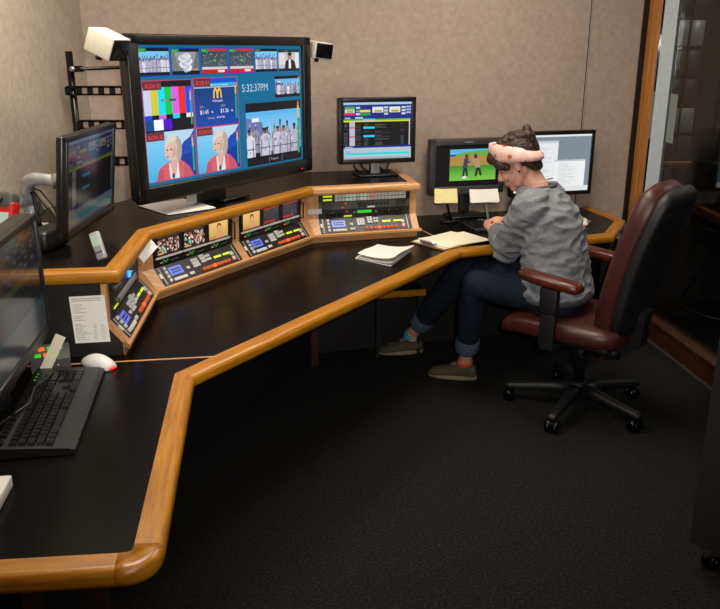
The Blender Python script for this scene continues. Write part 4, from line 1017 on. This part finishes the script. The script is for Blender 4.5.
# grey button box with leaning label strip
t = empty('button_box', rotz((-0.938, 2.232, 0.742), 20), 'small grey button box with green and orange keys beside the keyboard', 'button box')
MB().prism([(-0.045, 0), (0.045, 0), (0.045, 0.058), (-0.045, 0.040)], -0.055, 0.055, 'x').build('case', 'plastic_grey', t)
for k, (x, y, c) in enumerate(((-0.035, -.02, 'led_green'), (-0.01, -.02, 'button_orange_lit'), (0.015, -.02, 'led_green'), (-0.025, .015, 'button_orange_lit'), (0.0, .015, 'led_green'), (0.025, .015, 'led_green'))):
    bit('button', (0.019, 0.019, 0.008), c, t, (x, y, 0.051 + 0.2 * y), 0.002)
bit('jack', (0.006, 0.006, 0.006), 'silver', t, (0.02, -0.047, 0.02), 0, (math.pi / 2, 0, 0), 'disc')
tag(MB().box((0, 0, 0), (0.030, 0.115, 0.002)).build('label_strip', 'paper_cream', None, mat4=frame((-0.903, 2.166, 0.812), (0.80, 0.1, -0.42), (0.50, 0.22, 0.80))), 'cream paper label strip leaning against the grey button box', 'label')
# white box with orange print on the near left worktop
t = empty('white_carton', rotz((-0.80, 1.455, 0.742), 8), 'low white carton with orange print near the keyboard corner', 'box')
MB().box((-0.02, 0, 0.014), (0.13, 0.16, 0.028), 0.003).build('carton', 'white_plastic', t)
f = Flat(); f.rect(-0.08, 0.0, 0.018, 0.055, '#f07a20'); f.build('printing', 'print', t, (0, 0, 0.0284))
# small silver recorder on the shelf
t = empty('pocket_recorder', frame((-0.822, 2.415, 1.028), (0.9, -0.15, 0.33), (-0.36, 0.25, 0.9)), 'small silver handset propped upright on the console shelf', 'handset')
MB().box((0.012, 0.045, 0), (0.034, 0.088, 0.016), 0.005).build('case', 'silver_paint', t)
MB().box((0.012, 0.062, 0.0085), (0.026, 0.036, 0.002)).build('display', 'lcd_grey', t)
for k in range(3): bit('key', (0.007, 0.007, 0.003), 'plastic_grey', t, (0.003 + .009 * k, 0.025, 0.009), 0.001)
MB().tube([(0.012, 0.03, -0.008), (0.012, 0.003, -0.045)], 0.003, 6).build('prop_leg', 'plastic_black', t)
# red telephone-like tester by the left wall
t = empty('red_tester', frame((-1.20, 2.56, 1.030), (0.94, -0.25, 0), (0.1, 0.35, 0.93)) @ M.Scale(1.15, 4), 'red handheld tester with small pale display on the shelf by the left wall', 'tester')
MB().box((0, 0.07, 0), (0.085, 0.14, 0.04), 0.012, 3).build('case', 'red_plastic', t)
MB().box((0.0, 0.14, 0.0), (0.075, 0.05, 0.045), 0.012, 3).build('cap', 'plastic_grey', t)
MB().box((0.005, 0.085, 0.021), (0.055, 0.038, 0.003)).build('display', 'lcd_grey', t)
bit('knob', (0.02, 0.02, 0.01), 'plastic_black', t, (0, 0.14, 0.026), 0, None, 'disc')
MB().tube([(-0.01, 0.01, 0.0), (0.03, 0.03, 0.04), (0.05, 0.02, 0.06), (0.07, 0.012, 0.02)], 0.004, 6).build('cable', 'cable', t)
# clipboards
def clipboard(name, mat4, w, h, label, sheets, paper, boardmat):
    t = empty(name, mat4, label, 'clipboard')
    MB().box((0, 0, 0.0025), (w, h, 0.004), 0.0015, 1).build('board', boardmat, t)
    for k, (dx_, dy_, r) in enumerate(sheets):
        MB().box((0, 0, 0), (w * 0.95, h * 0.92, 0.0022)).build('sheet', paper, t, mat4=M.Translation((dx_, dy_, 0.0060 + 0.0026 * k)) @ M.Rotation(math.radians(r), 4, 'Z'))
    z = 0.007 + 0.0026 * len(sheets)
    MB().box((0, h / 2 - 0.018, z), (0.10, 0.022, 0.006), 0.002).build('clip_plate', 'silver', t)
    MB().tube([(-0.05, h / 2 - 0.012, z + 0.006), (0.05, h / 2 - 0.012, z + 0.006)], 0.006, 10).build('clip_spring', 'silver', t)
    MB().box((0, h / 2 - 0.002, z + 0.01), (0.06, 0.018, 0.002)).build('clip_lever', 'silver', t)
    return t
clipboard('clipboard', frame((-0.788, 3.345, 1.0205), (0.66, -0.75, 0), (0.75, 0.66, 0)) @ M.Rotation(math.radians(90), 4, 'Z'), 0.225, 0.285, 'clipboard with white sheet lying under the television on the console shelf', [(0, -0.004, 0)], 'paper', 'white_plastic')
lg = V((0.76, 0.65, 0))
clipboard('clipboard', frame((0.445, 3.875, 0.7425), (-lg.y, lg.x, 0), (-lg.x, -lg.y, 0)), 0.235, 0.32, 'brown clipboard with cream papers splayed beside the person\'s hands', [(0, -0.002, 0), (0.008, -0.02, 5), (-0.012, -0.03, -9)], 'paper_cream', 'hardboard')
# folded notepad
def notepad():
    t = empty('folded_notepad', rotz((0, 0, 0.7425), 0), 'folded white paper pad lying on the worktop near the oak edge', 'notepad')
    P = [V((-0.023, 3.54)), V((0.137, 3.40)), V((0.25, 3.694)), V((0.074, 3.776))]
    for k in range(3):
        mb = MB(); n = 12; rings = []
        for i in range(n + 1):
            u = i / n; a = P[0].lerp(P[1], 0.0).lerp(P[3], u); b = P[1].lerp(P[2], u)
            z = 0.002 + 0.004 * k + (0.010 * (1 - u) ** 2 if k == 2 else 0) + 0.004 * math.sin(u * 5) * (k == 2)
            ring = []
            m_ = 8
            for j in range(m_ + 1):
                v = j / m_; q = a.lerp(b, v); zz = z + (0.012 * k * (v ** 3)) + 0.004 * k * (1 - v) ** 2
                ring.append(V((q.x + 0.006 * k, q.y - 0.004 * k, zz)))
            rings.append(ring + [p + V((0, 0, -0.0018)) for p in reversed(ring)])
        mb.loft(rings, True, False).build('sheet', 'paper', t)
notepad()
# note card stands in front of the graphics monitor
def note_stand(mat4, w, h, paper, leg, label, tilt):
    t = empty('note_stand', mat4, label, 'note holder')
    MB().box((0, 0, 0.005), (0.09, 0.07, 0.010), 0.003).build('base', leg, t)
    MB().tube([(0.01, 0.0, 0.008), (-0.02, 0.0, 0.125)], 0.006, 8).build('stem', leg, t)
    mm = M.Translation((-0.03, -0.012, 0.145)) @ M.Rotation(math.radians(tilt), 4, 'X')
    p = MB().box((0, 0, 0), (w, 0.004, h)).build('backing', leg, t, mat4=mm)
    for k in range(3): MB().box((0.002 * k, -0.004 - 0.002 * k, 0.003), (w, 0.0016, h)).build('sheet', paper, p, mat4=M.Rotation(math.radians(3 - 2 * k), 4, 'Y'))
    return t
note_stand(rotz((0.50, 4.36, 0.742), 8), 0.125, 0.078, 'paper_yellow', 'metal_black', 'yellow sticky notes on a thin black stand', -18)
note_stand(rotz((0.712, 4.36, 0.742), 10), 0.160, 0.075, 'paper', 'silver_paint', 'white note cards on a silver stand', -30)

# ================================================================= OFFICE CHAIR
def office_chair(mat4, seat_mat, label, armmat):
    """x right, y forward, z up; origin on the floor under the column"""
    t = empty('office_chair', mat4, label, 'chair')
    # seat cushion, waterfall front
    secs = []
    for (y, hw, z, hh) in ((-0.25, .17, .445, .03), (-0.235, .215, .445, .045), (-0.16, .245, .445, .052), (0.0, .258, .445, .055), (0.18, .258, .442, .055), (0.27, .248, .43, .05), (0.312, .22, .41, .038), (0.325, .19, .40, .02)):
        secs.append(((0, y, z), (hw, 0, 0), (0, 0, hh)))
    MB().sections(secs, 32, True, 4.0).build('seat', seat_mat, t)
    MB().box((0, -0.01, 0.395), (0.40, 0.40, 0.03), 0.01).build('seat_pan', 'shell_black', t)
    # backrest: padded front cushion and a dark rear shell, leaning back
    prof = [(0.43, -0.150, .14), (0.46, -0.158, .175), (0.54, -0.170, .19), (0.64, -0.187, .197), (0.76, -0.212, .198), (0.88, -0.244, .196), (0.99, -0.278, .19), (1.07, -0.304, .175), (1.11, -0.32, .14)]
    tilt = (0, -0.93, -0.36)
    def bk(off, th, sc):
        return [((0, y - off, z + off * 0.35), (hw * sc, 0, 0), (0, th * (0.55 if k in (0, len(prof) - 1) else 1.0), th * 0.36)) for k, (z, y, hw) in enumerate(prof)]
    MB().sections(bk(0.0, 0.058, 1.0), 32, True, 3.4).build('backrest', seat_mat, t)
    MB().sections([(V(c) + V((0, 0, -0.03 * k / 8)), a, b) for k, (c, a, b) in enumerate(bk(0.060, 0.042, 0.985))], 32, True, 3.0).build('back_shell', 'shell_black', t)
    MB().prism([(-0.06, 0.345), (-0.22, 0.345), (-0.29, 0.39), (-0.305, 0.56), (-0.27, 0.56), (-0.25, 0.44), (-0.2, 0.385), (-0.06, 0.385)], -0.04, 0.04, 'x').build('back_bracket', 'shell_black', t)
    for s in (-1, 1):
        a = MB()
        a.box((s * 0.26, 0.03, 0.39), (0.11, 0.075, 0.022), 0.006); a.box((s * 0.302, 0.03, 0.525), (0.03, 0.075, 0.29), 0.008)
        a.box((s * 0.302, 0.03, 0.61), (0.04, 0.085, 0.12), 0.01)
        a.build('arm_bracket', 'shell_black', t)
        secs = [((s * 0.295, y, z), (hw, 0, 0), (0, 0, hh)) for y, hw, z, hh in ((-0.11, .025, .685, .014), (-0.095, .04, .686, .023), (-0.02, .046, .692, .026), (0.08, .046, .700, .026), (0.16, .042, .708, .024), (0.185, .028, .710, .014))]
        MB().sections(secs, 20, True, 2.8).build('arm_pad', armmat, t)
    MB().cyl((0, 0, 0.10), (0, 0, 0.39), 0.026, 16).build('gas_column', 'metal_black', t)
    MB().cyl((0, 0, 0.22), (0, 0, 0.37), 0.036, 16).build('column_sleeve', 'shell_black', t)
    MB().box((0, -0.03, 0.365), (0.16, 0.24, 0.05), 0.015).build('tilt_mechanism', 'shell_black', t)
    MB().tube([(0.05, 0.02, 0.365), (0.24, 0.03, 0.36)], 0.006, 8).build('lever', 'metal_black', t); MB().tube([(-0.05, -0.08, 0.36), (-0.22, -0.10, 0.35)], 0.006, 8).build('lever', 'metal_black', t)
    MB().cyl((0, -0.16, 0.35), (0, -0.16, 0.30), 0.03, 14).build('tension_knob', 'shell_black', t)
    MB().cyl((0, 0, 0.075), (0, 0, 0.14), 0.045, 18).build('hub', 'shell_black', t)
    for k in range(5):
        an = math.radians(CHAIR_SPIN + 72 * k); ca, sa = math.cos(an), math.sin(an)
        rg = []
        for r, z, w_, h_ in ((0.03, .105, .03, .028), (0.12, .10, .028, .024), (0.22, .09, .025, .02), (0.325, .08, .022, .016), (0.35, .078, .02, .013)):
            c = V((ca * r, sa * r, z)); a = V((-sa * w_, ca * w_, 0)); b = V((0, 0, h_)); rg.append((c, a, b))
        leg = MB().sections(rg, 12, True, 3.0).build('base_leg', 'shell_black', t)
        cs = MB(); p = V((ca * 0.325, sa * 0.325, 0.0)); ax = V((-sa, ca, 0)); fw = V((ca, sa, 0))
        for s in (-1, 1): cs.cyl(p + ax * s * 0.008 + V((0, 0, 0.028)), p + ax * s * 0.026 + V((0, 0, 0.028)), 0.028, 18)
        cs.cyl(p + V((0, 0, 0.03)), p + V((0, 0, 0.075)), 0.008, 8); cs.cap(p + fw * 0.0 + V((0, 0, 0.04)) - ax * 0.018, 0.022, p + V((0, 0, 0.04)) + ax * 0.018, 0.022)
        cs.build('caster', 'metal_black', leg)
    return t
CHAIR_SPIN = 43.0
FACE = 139.0
office_chair(rotz((1.055, 3.52, 0.0), FACE - 90), 'leather_red', 'burgundy leather office chair with black back shell holding the person', 'leather_arm')

# ================================================================= PERSON
from mathutils import noise as NZ
def wrinkle(me, amp, sc, stretch=(1, 1, 1)):
    me.update()
    nr = [v.normal.copy() for v in me.vertices]
    for v, n in zip(me.vertices, nr):
        p = V((v.co.x * stretch[0], v.co.y * stretch[1], v.co.z * stretch[2])) * sc
        a = NZ.noise(p); b = NZ.noise(p * 2.3 + V((3, 1, 7)))
        v.co += n * amp * ((1 - abs(a) * 2.2) * 0.8 + 0.4 * b)
    me.update()
def finish(name, me, mat, parent=None, mat4=None):
    me.name = name; me.materials.clear(); me.materials.append(MATS[mat])
    o = bpy.data.objects.new(name, me); COL.objects.link(o)
    if parent is not None: o.parent = parent
    return o
def vadd(a, b, k=1.0): return V(a) + V(b) * k
# joints (metres, world)
PEL = V((0.930, 3.56, 0.585)); Fp = V((-0.80, 0.60, 0)); Lp = V((-0.60, -0.80, 0))
CH = V((0.875, 3.60, 0.90)); Fc = V((-0.86, 0.51, 0)).normalized(); Lc = V((-Fc.y, Fc.x, 0))
SHc = V((0.842, 3.625, 1.005)); NB = V((0.825, 3.64, 1.06))
Fh = V((-0.955, 0.295, 0)).normalized()
HC = V((0.728, 3.675, 1.165)); PITCH = math.radians(30)
fwd = (Fh * math.cos(PITCH) + V((0, 0, -math.sin(PITCH)))).normalized()
lft = V((-Fh.y, Fh.x, 0)); upv = fwd.cross(lft).normalized()
HM = M(((fwd.x, lft.x, upv.x, HC.x), (fwd.y, lft.y, upv.y, HC.y), (fwd.z, lft.z, upv.z, HC.z), (0, 0, 0, 1)))
def hp(x, y, z): return HM @ V((x, y, z))
SL = V((0.758, 3.485, 0.985)); EL = V((0.695, 3.655, 0.758)); WL = V((0.690, 3.905, 0.800))
SR = V((0.905, 3.76, 0.985)); ER = V((0.90, 3.94, 0.775)); WR = V((0.765, 4.07, 0.812))
HL = V((0.885, 3.475, 0.590)); KL = V((0.565, 3.735, 0.560)); AL = V((0.555, 3.875, 0.105))
HR = V((0.93, 3.66, 0.590)); KR = V((0.525, 3.955, 0.560)); AR = V((0.300, 4.255, 0.115))
def torso(mb, g, hem=None, neck=True):
    s = []
    if hem is None: s.append((PEL + V((0, 0, -0.07)), Lp * (0.165 + g), Fp * (0.115 + g)))
    s += [(PEL + V((0, 0, 0.0 if hem is None else hem)), Lp * (0.182 + g), Fp * (0.128 + g)), (V((0.918, 3.57, 0.68)), Lp * (0.162 + g), Fp * (0.118 + g)), (V((0.905, 3.58, 0.78)), (Lp * 0.5 + Lc * 0.5) * (0.160 + g), (Fp + Fc) * 0.5 * (0.118 + g)),
          (CH, Lc * (0.172 + g), Fc * (0.122 + g)), (V((0.858, 3.612, 0.96)), Lc * (0.178 + g), Fc * (0.110 + g)), (SHc, Lc * (0.150 + g), Fc * (0.088 + g)), (SHc * 0.45 + NB * 0.55, Lc * (0.095 + g), Fc * (0.068 + g))]
    if neck: s.append((NB, Lc * (0.058 + g), Fc * (0.056 + g)))
    mb.sections(s, 28)
body = MB()
torso(body, 0.0)
body.cap(NB - V((0, 0, 0.02)), 0.055, hp(-0.025, 0, -0.07), 0.050)
# head
hd = MB()
hd.ell((-0.012, 0, 0.035), (0.098, 0.076, 0.092), 24, 16); hd.ell((0.030, 0, -0.035), (0.062, 0.058, 0.078), 20, 14)
hd.ell((0.045, 0, 0.045), (0.046, 0.058, 0.05), 18, 12); hd.ell((0.055, 0, -0.095), (0.030, 0.027, 0.022), 14, 10)
hd.cap((0.082, 0, 0.008), 0.009, (0.108, 0, -0.032), 0.0105); hd.ell((0.100, 0, -0.038), (0.012, 0.017, 0.010), 12, 8)
for s in (-1, 1):
    hd.ell((0.072, s * 0.030, 0.018), (0.020, 0.026, 0.010), 12, 8); hd.ell((0.060, s * 0.038, -0.030), (0.026, 0.020, 0.026), 12, 8)
    hd.ell((-0.004, s * 0.074, -0.010), (0.018, 0.009, 0.030), 12, 8); hd.cap((-0.02, s * 0.045, -0.04), 0.02, (0.03, s * 0.035, -0.085), 0.016)
    hd.ell((0.070, s * 0.030, 0.000), (0.013, 0.014, 0.010), 12, 8)
hd.ell((0.086, 0, -0.062), (0.010, 0.022, 0.006), 12, 8); hd.ell((0.084, 0, -0.074), (0.010, 0.019, 0.007), 12, 8)
body.add(hd.v, hd.f, True, HM)
# arms, hands
def arm(sh, el, wr, hand_dir, palm_n, thumb_side):
    body.cap(sh, 0.052, el, 0.040, 16); body.cap(el, 0.040, wr, 0.026, 16)
    hd_ = V(hand_dir).normalized(); pn = V(palm_n).normalized(); sd = hd_.cross(pn).normalized() * thumb_side
    pc = wr + hd_ * 0.05
    body.cap(wr, 0.026, pc, 0.036, 14, pn, 0.5); body.cap(pc - sd * 0.016, 0.026, pc + sd * 0.016 + hd_ * 0.015, 0.026, 14, pn, 0.52)
    for k, (off, ln) in enumerate(((0.030, 0.068), (0.010, 0.076), (-0.010, 0.070), (-0.029, 0.055))):
        b = pc + sd * off + hd_ * 0.032; m_ = b + hd_ * ln * 0.42 - pn * ln * 0.18; q = m_ + hd_ * ln * 0.14 - pn * ln * 0.36; e = q - hd_ * ln * 0.16 - pn * ln * 0.22
        body.cap(b - hd_ * 0.012, 0.0098, m_, 0.0088, 10); body.cap(m_, 0.0088, q, 0.0082, 10); body.cap(q, 0.0082, e, 0.0072, 10)
    t0 = wr + hd_ * 0.025 + sd * 0.022; t1 = t0 + hd_ * 0.032 + sd * 0.022 - pn * 0.012; t2 = t1 + hd_ * 0.030 - pn * 0.008 - sd * 0.004
    body.cap(t0, 0.014, t1, 0.0105, 10); body.cap(t1, 0.0105, t2, 0.0085, 10)
arm(SL, EL, WL, (-0.10, 0.97, 0.06), (-0.45, 0.1, 0.88), 1)
arm(SR, ER, WR, (-0.86, -0.25, 0.10), (-0.1, 0.3, 0.9), -1)
# legs
for h, k, a in ((HL, KL, AL), (HR, KR, AR)):
    body.cap(h, 0.082, k, 0.055, 18); body.cap(k, 0.055, k.lerp(a, 0.35), 0.054, 16); body.cap(k.lerp(a, 0.35), 0.054, a, 0.034, 16); body.cap(a, 0.034, a + V((0, 0, -0.04)), 0.034, 12)
fdir = {}
for nm, a, d in (('l', AL, V((-0.26, 0.065, 0))), ('r', AR, V((-0.30, -0.04, 0)))):
    d = d.normalized(); fdir[nm] = d
    body.cap(a + V((0, 0, -0.06)) - d * 0.02, 0.03, a + V((0, 0, -0.075)) + d * 0.12, 0.02, 14)
person = finish('person', remesh(body, 0.0048, 3, 0.5), 'skin')
tag(person, 'person in grey sweater, dark jeans and patterned pink headband, writing at the desk', 'person')
# sweater
sw = MB(); torso(sw, 0.027, -0.005, True)
for s_, e_, w_ in ((SL, EL, WL), (SR, ER, WR)):
    sw.cap(s_, 0.078, s_.lerp(e_, 0.5), 0.073, 18); sw.cap(s_.lerp(e_, 0.5), 0.073, e_, 0.063, 18); sw.cap(e_, 0.063, e_.lerp(w_, 0.5), 0.056, 18); sw.cap(e_.lerp(w_, 0.5), 0.056, e_.lerp(w_, 0.86), 0.041, 18)
    sw.cap(SHc.lerp(s_, 0.35) + V((0, 0, -0.01)), 0.075, s_, 0.075, 16)
ms = remesh(sw, 0.006, 6, 0.5); wrinkle(ms, 0.011, 11.0, (1, 1, 2.0))
finish('sweater', ms, 'sweater', person)
nk = MB(); rg = []
for k in range(25):
    q = 2 * math.pi * k / 24; rg.append(NB + V((0, 0, -0.004)) + Lc * 0.078 * math.cos(q) + Fc * 0.076 * math.sin(q) - V((0, 0, 0.016)) * math.sin(q))
nk.tube(rg, 0.009, 8); nk.build('sweater_collar', 'sweater_trim', person)
for e_, w_ in ((EL, WL), (ER, WR)):
    d = (w_ - e_).normalized(); c = e_.lerp(w_, 0.90)
    MB().tube([c - d * 0.025, c - d * 0.012, c + d * 0.012, c + d * 0.026], [.040, .043, .040, .034], 18).build('sweater_cuff', 'sweater_trim', person)
hm = MB(); hm.sections([(PEL + V((0, 0, z)), Lp * (0.208 + g), Fp * (0.156 + g)) for z, g in ((-0.03, -0.004), (-0.015, 0.002), (0.005, 0.002), (0.02, -0.004))], 32); hm.build('sweater_hem', 'sweater_trim', person)
# jeans
jn = MB(); jn.sections([(PEL + V((0, 0, -0.085)), Lp * 0.165, Fp * 0.115), (PEL + V((0, 0, -0.05)), Lp * 0.185, Fp * 0.13), (PEL, Lp * 0.190, Fp * 0.138), (PEL + V((0, 0, 0.07)), Lp * 0.175, Fp * 0.125)], 24)
for h, k, a in ((HL, KL, AL), (HR, KR, AR)):
    jn.cap(h, 0.094, k, 0.070, 20); jn.cap(k, 0.070, k.lerp(a, 0.4), 0.066, 18); jn.cap(k.lerp(a, 0.4), 0.066, k.lerp(a, 0.78), 0.056, 18)
mj = remesh(jn, 0.009, 5, 0.5); wrinkle(mj, 0.005, 11.0, (1, 1, 1.6))
finish('jeans', mj, 'denim', person)
for k, a in ((KL, AL), (KR, AR)):
    d = (a - k).normalized(); c = k.lerp(a, 0.775)
    mb = MB(); mb.tube([c - d * 0.045, c - d * 0.035, c + d * 0.03, c + d * 0.042, c + d * 0.04, c - d * 0.02], [.056, .063, .064, .060, .050, .046], 20); mb.build('jean_cuff', 'denim_cuff', person)
for nm, k, a, mt in (('l', KL, AL, 'sock_orange'), ('r', KR, AR, 'sock_teal')):
    d = (a - k).normalized(); MB().tube([a - d * 0.002, a + d * 0.02, a + d * 0.05], [.0395, .042, .044], 16).build('sock', mt, person)
    f_ = fdir[nm]; sd = V((-f_.y, f_.x, 0)); base = V((a.x, a.y, 0)) + f_ * 0.025
    secs = []
    for u, w_, hh, z in ((-0.085, .022, .018, .040), (-0.075, .034, .032, .046), (-0.04, .038, .046, .050), (0.0, .040, .042, .047), (0.04, .043, .033, .040), (0.09, .047, .026, .034), (0.13, .044, .022, .030), (0.155, .034, .016, .026), (0.165, .018, .008, .024)):
        secs.append((base + f_ * u + V((0, 0, z)), sd * w_, V((0, 0, hh))))
    sh = MB().sections(secs, 20, True, 2.4).build('shoe', 'shoe', person)
    so = []
    n = 28
    for z, g in ((0.001, 0.0), (0.006, 0.003), (0.020, 0.003), (0.024, 0.0)):
        so.append([base + f_ * (0.04 + (0.128 + g) * math.cos(q)) + sd * (0.047 + g) * math.sin(q) * (0.9 + 0.12 * math.cos(q)) + V((0, 0, z)) for q in [2 * math.pi * i / n for i in range(n)]])
    MB().loft(so).build('sole', 'sole', sh)
    MB().box((0, 0, 0), (0.03, 0.04, 0.006), 0.002, 2).build('tongue', 'sole', sh, mat4=frame(base + f_ * 0.035 + V((0, 0, 0.080)), f_ * 0.9 + V((0, 0, -0.35)), sd))
# hair: cap, fringe, curls on top and at the back, nape
hr = MB(); rr = random.Random(5)
hr.ell((-0.030, 0, 0.045), (0.092, 0.084, 0.092), 24, 16)
for k in range(60):
    a = rr.uniform(-1, 1); x = rr.uniform(-0.10, 0.035); hr.ell((x, a * 0.055, 0.098 + 0.030 * math.cos(a * 1.2) - abs(x + 0.02) * 0.28 + rr.uniform(-.006, .008)), (0.015, 0.015, 0.014), 10, 8)
for k in range(46):
    hr.ell((-0.098 + rr.uniform(-.016, .02), rr.uniform(-.05, .05), 0.085 + rr.uniform(-.02, .035)), (0.015, 0.015, 0.015), 10, 8)
for s in (-1, 1):
    hr.cap((0.075, s * 0.030, 0.075), 0.028, (0.068, s * 0.055, 0.030), 0.024); hr.cap((0.068, s * 0.055, 0.030), 0.022, (0.040, s * 0.068, 0.006), 0.015)
    hr.cap((-0.045, s * 0.062, 0.0), 0.024, (-0.068, s * 0.045, -0.055), 0.014); hr.cap((-0.075, s * 0.02, 0.0), 0.03, (-0.080, s * 0.02, -0.060), 0.014)
hr.cap((0.082, -0.03, 0.085), 0.026, (0.088, 0.03, 0.070), 0.027)
mh = remesh(hr, 0.0045, 1, 0.5); wrinkle(mh, 0.0035, 55.0)
mh.transform(HM); finish('hair', mh, 'hair', person)
# headband: wide ring of cloth over the crown line, behind the ears
hb = MB(); rings = []
for k in range(40):
    q = 2 * math.pi * k / 40
    cx, cy = math.cos(q), math.sin(q)
    wdt = 0.034 + 0.008 * cx
    ring = []
    for j in range(7):
        v = (j / 6 - 0.5) * 2
        ring.append((0.0, v, 0.004)); 
    cen = V((-0.018 + (0.107 if cx > 0 else 0.096) * cx, 0.096 * cy, 0.045 + 0.056 * cx))
    outw = V((cx, cy * 1.05, 0.25)).normalized(); along = V((-0.50 * 1, 0, 1)).normalized(); along = (along - outw * along.dot(outw)).normalized()
    r_ = []
    for v in (-1, -.5, 0, .5, 1): r_.append(cen + along * wdt * v + outw * (0.006 - 0.012 * v * v * 0.8))
    for v in (1, .5, 0, -.5, -1): r_.append(cen + along * wdt * v + outw * (-0.006 - 0.012 * v * v * 0.8))
    rings.append(r_)
rings.append(rings[0]); hb.loft(rings, False)
hbm = hb.mesh('headband'); hbm.transform(HM); hbm.materials.append(MATS['headband']); hbo = bpy.data.objects.new('headband', hbm); COL.objects.link(hbo); hbo.parent = person
# brows, lashes, ear stud, necklace, ring
for s in (-1, 1):
    b_ = MB(); b_.tube([(0.086, s * 0.016, 0.022), (0.087, s * 0.030, 0.027), (0.076, s * 0.045, 0.022)], [.0025, .0035, .002], 8, HM); b_.build('eyebrow', 'hair', person)
    b_ = MB(); b_.tube([(0.086, s * 0.020, -0.004), (0.084, s * 0.032, -0.006), (0.076, s * 0.042, -0.002)], [.0018, .0028, .0016], 8, HM); b_.build('eyelash', 'hair', person)
    MB().ell(hp(-0.002, s * 0.084, -0.034), (0.004, 0.004, 0.004), 8, 6).build('ear_stud', 'metal_black', person)
MB().tube([NB + V((0, 0, 0.022)) + Lc * 0.062 * math.cos(q) + Fc * 0.062 * math.sin(q) - V((0, 0, 0.02)) * math.sin(q) for q in [2 * math.pi * k / 24 for k in range(25)]], 0.0018, 6).build('necklace', 'silver', person)

# ================================================================= BEYOND THE GLASS AND RIGHT EDGE
t = empty('rolling_case', M.Identity(4), 'tall dark fabric-covered case on chrome casters', 'case')
c0, c1 = V((1.108, 2.285)), V((1.185, 2.185)); d1 = (c1 - c0).normalized(); d2 = V((-d1.y, d1.x))
q = [c0, c0 + d1 * 0.55, c0 + d1 * 0.55 + d2 * 0.42, c0 + d2 * 0.42]
MB().prism(q, 0.085, 0.93).build('body', 'case_fabric', t)
for p in (c0 + d1 * 0.06 + d2 * 0.045, c0 + d1 * 0.49 + d2 * 0.05, c0 + d1 * 0.49 + d2 * 0.37, c0 + d1 * 0.06 + d2 * 0.37):
    cs = MB(); pp = V((p.x, p.y, 0)); ax = V((d1.x, d1.y, 0))
    for s in (-1, 1): cs.cyl(pp + ax * s * 0.006 + V((0, 0, 0.03)), pp + ax * s * 0.02 + V((0, 0, 0.03)), 0.03, 18)
    cc = cs.build('caster', 'metal_black', t)
    MB().cyl(pp + V((0, 0, 0.03)) - ax * 0.024, pp + V((0, 0, 0.03)) + ax * 0.024, 0.009, 12).build('axle', 'chrome', cc)
    MB().box((p.x, p.y, 0.07), (0.06, 0.06, 0.03), 0.006).build('fork', 'chrome', cc)
# black chair with chrome ring beyond the glass
t = empty('visitor_chair', rotz((2.55, 5.05, 0), -80), 'black leather chair with chrome floor ring behind the glass', 'chair')
MB().box((0, 0.0, 0.47), (0.50, 0.48, 0.11), 0.04, 3).build('seat', 'leather_black', t)
MB().sections([((0, -0.22 - 0.12 * k / 6, 0.56 + 0.42 * k / 6), (0.25 * (0.85 if k in (0, 6) else 1), 0, 0), (0, 0.05 * (0.6 if k in (0, 6) else 1), 0.01)) for k in range(7)], 28, True, 3.5).build('backrest', 'leather_black', t)
for s in (-1, 1):
    MB().box((s * 0.27, 0.0, 0.66), (0.06, 0.30, 0.045), 0.018, 3).build('arm_pad', 'leather_black', t)
    MB().tube([(s * 0.27, 0.10, 0.64), (s * 0.28, 0.14, 0.50), (s * 0.27, 0.02, 0.44)], 0.012, 8).build('arm_tube', 'metal_black', t)
MB().tube([(0.38 * math.cos(q), 0.38 * math.sin(q), 0.02) for q in [2 * math.pi * i / 32 for i in range(33)]], 0.011, 8).build('floor_ring', 'chrome', t)
for k in range(4):
    an = math.pi / 4 + k * math.pi / 2; MB().tube([(0.37 * math.cos(an), 0.37 * math.sin(an), 0.025), (0.18 * math.cos(an), 0.18 * math.sin(an), 0.43)], 0.012, 8).build('leg', 'metal_black', t)
# table with wood edge, and wall things in the dark room
t = empty('side_table', rotz((2.44, 6.0, 0), 8), 'dark table with a wooden front edge behind the glass', 'table')
MB().box((0, 0.25, 0.845), (0.46, 0.46, 0.03)).build('table_top', 'laminate_side', t)
MB().box((-0.0, 0.0, 0.845), (0.40, 0.04, 0.035), 0.008).build('front_edge', 'oak', t, grain=(1, 0, 0))
for x in (-0.19, 0.19):
    for y in (0.06, 0.44): MB().box((x, y, 0.415), (0.04, 0.04, 0.83)).build('leg', 'plastic_black', t)
t = empty('equipment_rack', rotz((2.66, 6.80, 0), 4), 'tall dim equipment rack with grey blanking plates behind the glass', 'rack')
MB().box((0, 0.1, 1.08), (0.30, 0.3, 2.16)).build('cabinet', 'plastic_black', t)
for r_ in range(9):
    for c_ in range(2):
        bit('plate', (0.11, 0.02, 0.20), ['plastic_grey', 'grey_bezel', 'silver_paint'][(r_ * 2 + c_ * 3) % 3 if r_ > 1 else 0], t, (-0.07 + c_ * 0.13, -0.06, 0.18 + r_ * 0.23), 0.004)
q = rw(0.335, 0.0535)
tag(MB().box((0, 0, 0), (0.085, 0.0016, 0.27)).build('hanging_paper', 'paper_dim', None, mat4=frame((q.x, q.y, 1.29), (RWd.x, RWd.y, 0), (-RWd.y, RWd.x, 0))), 'pale sheet taped to the glass pane beside the white jamb', 'paper')
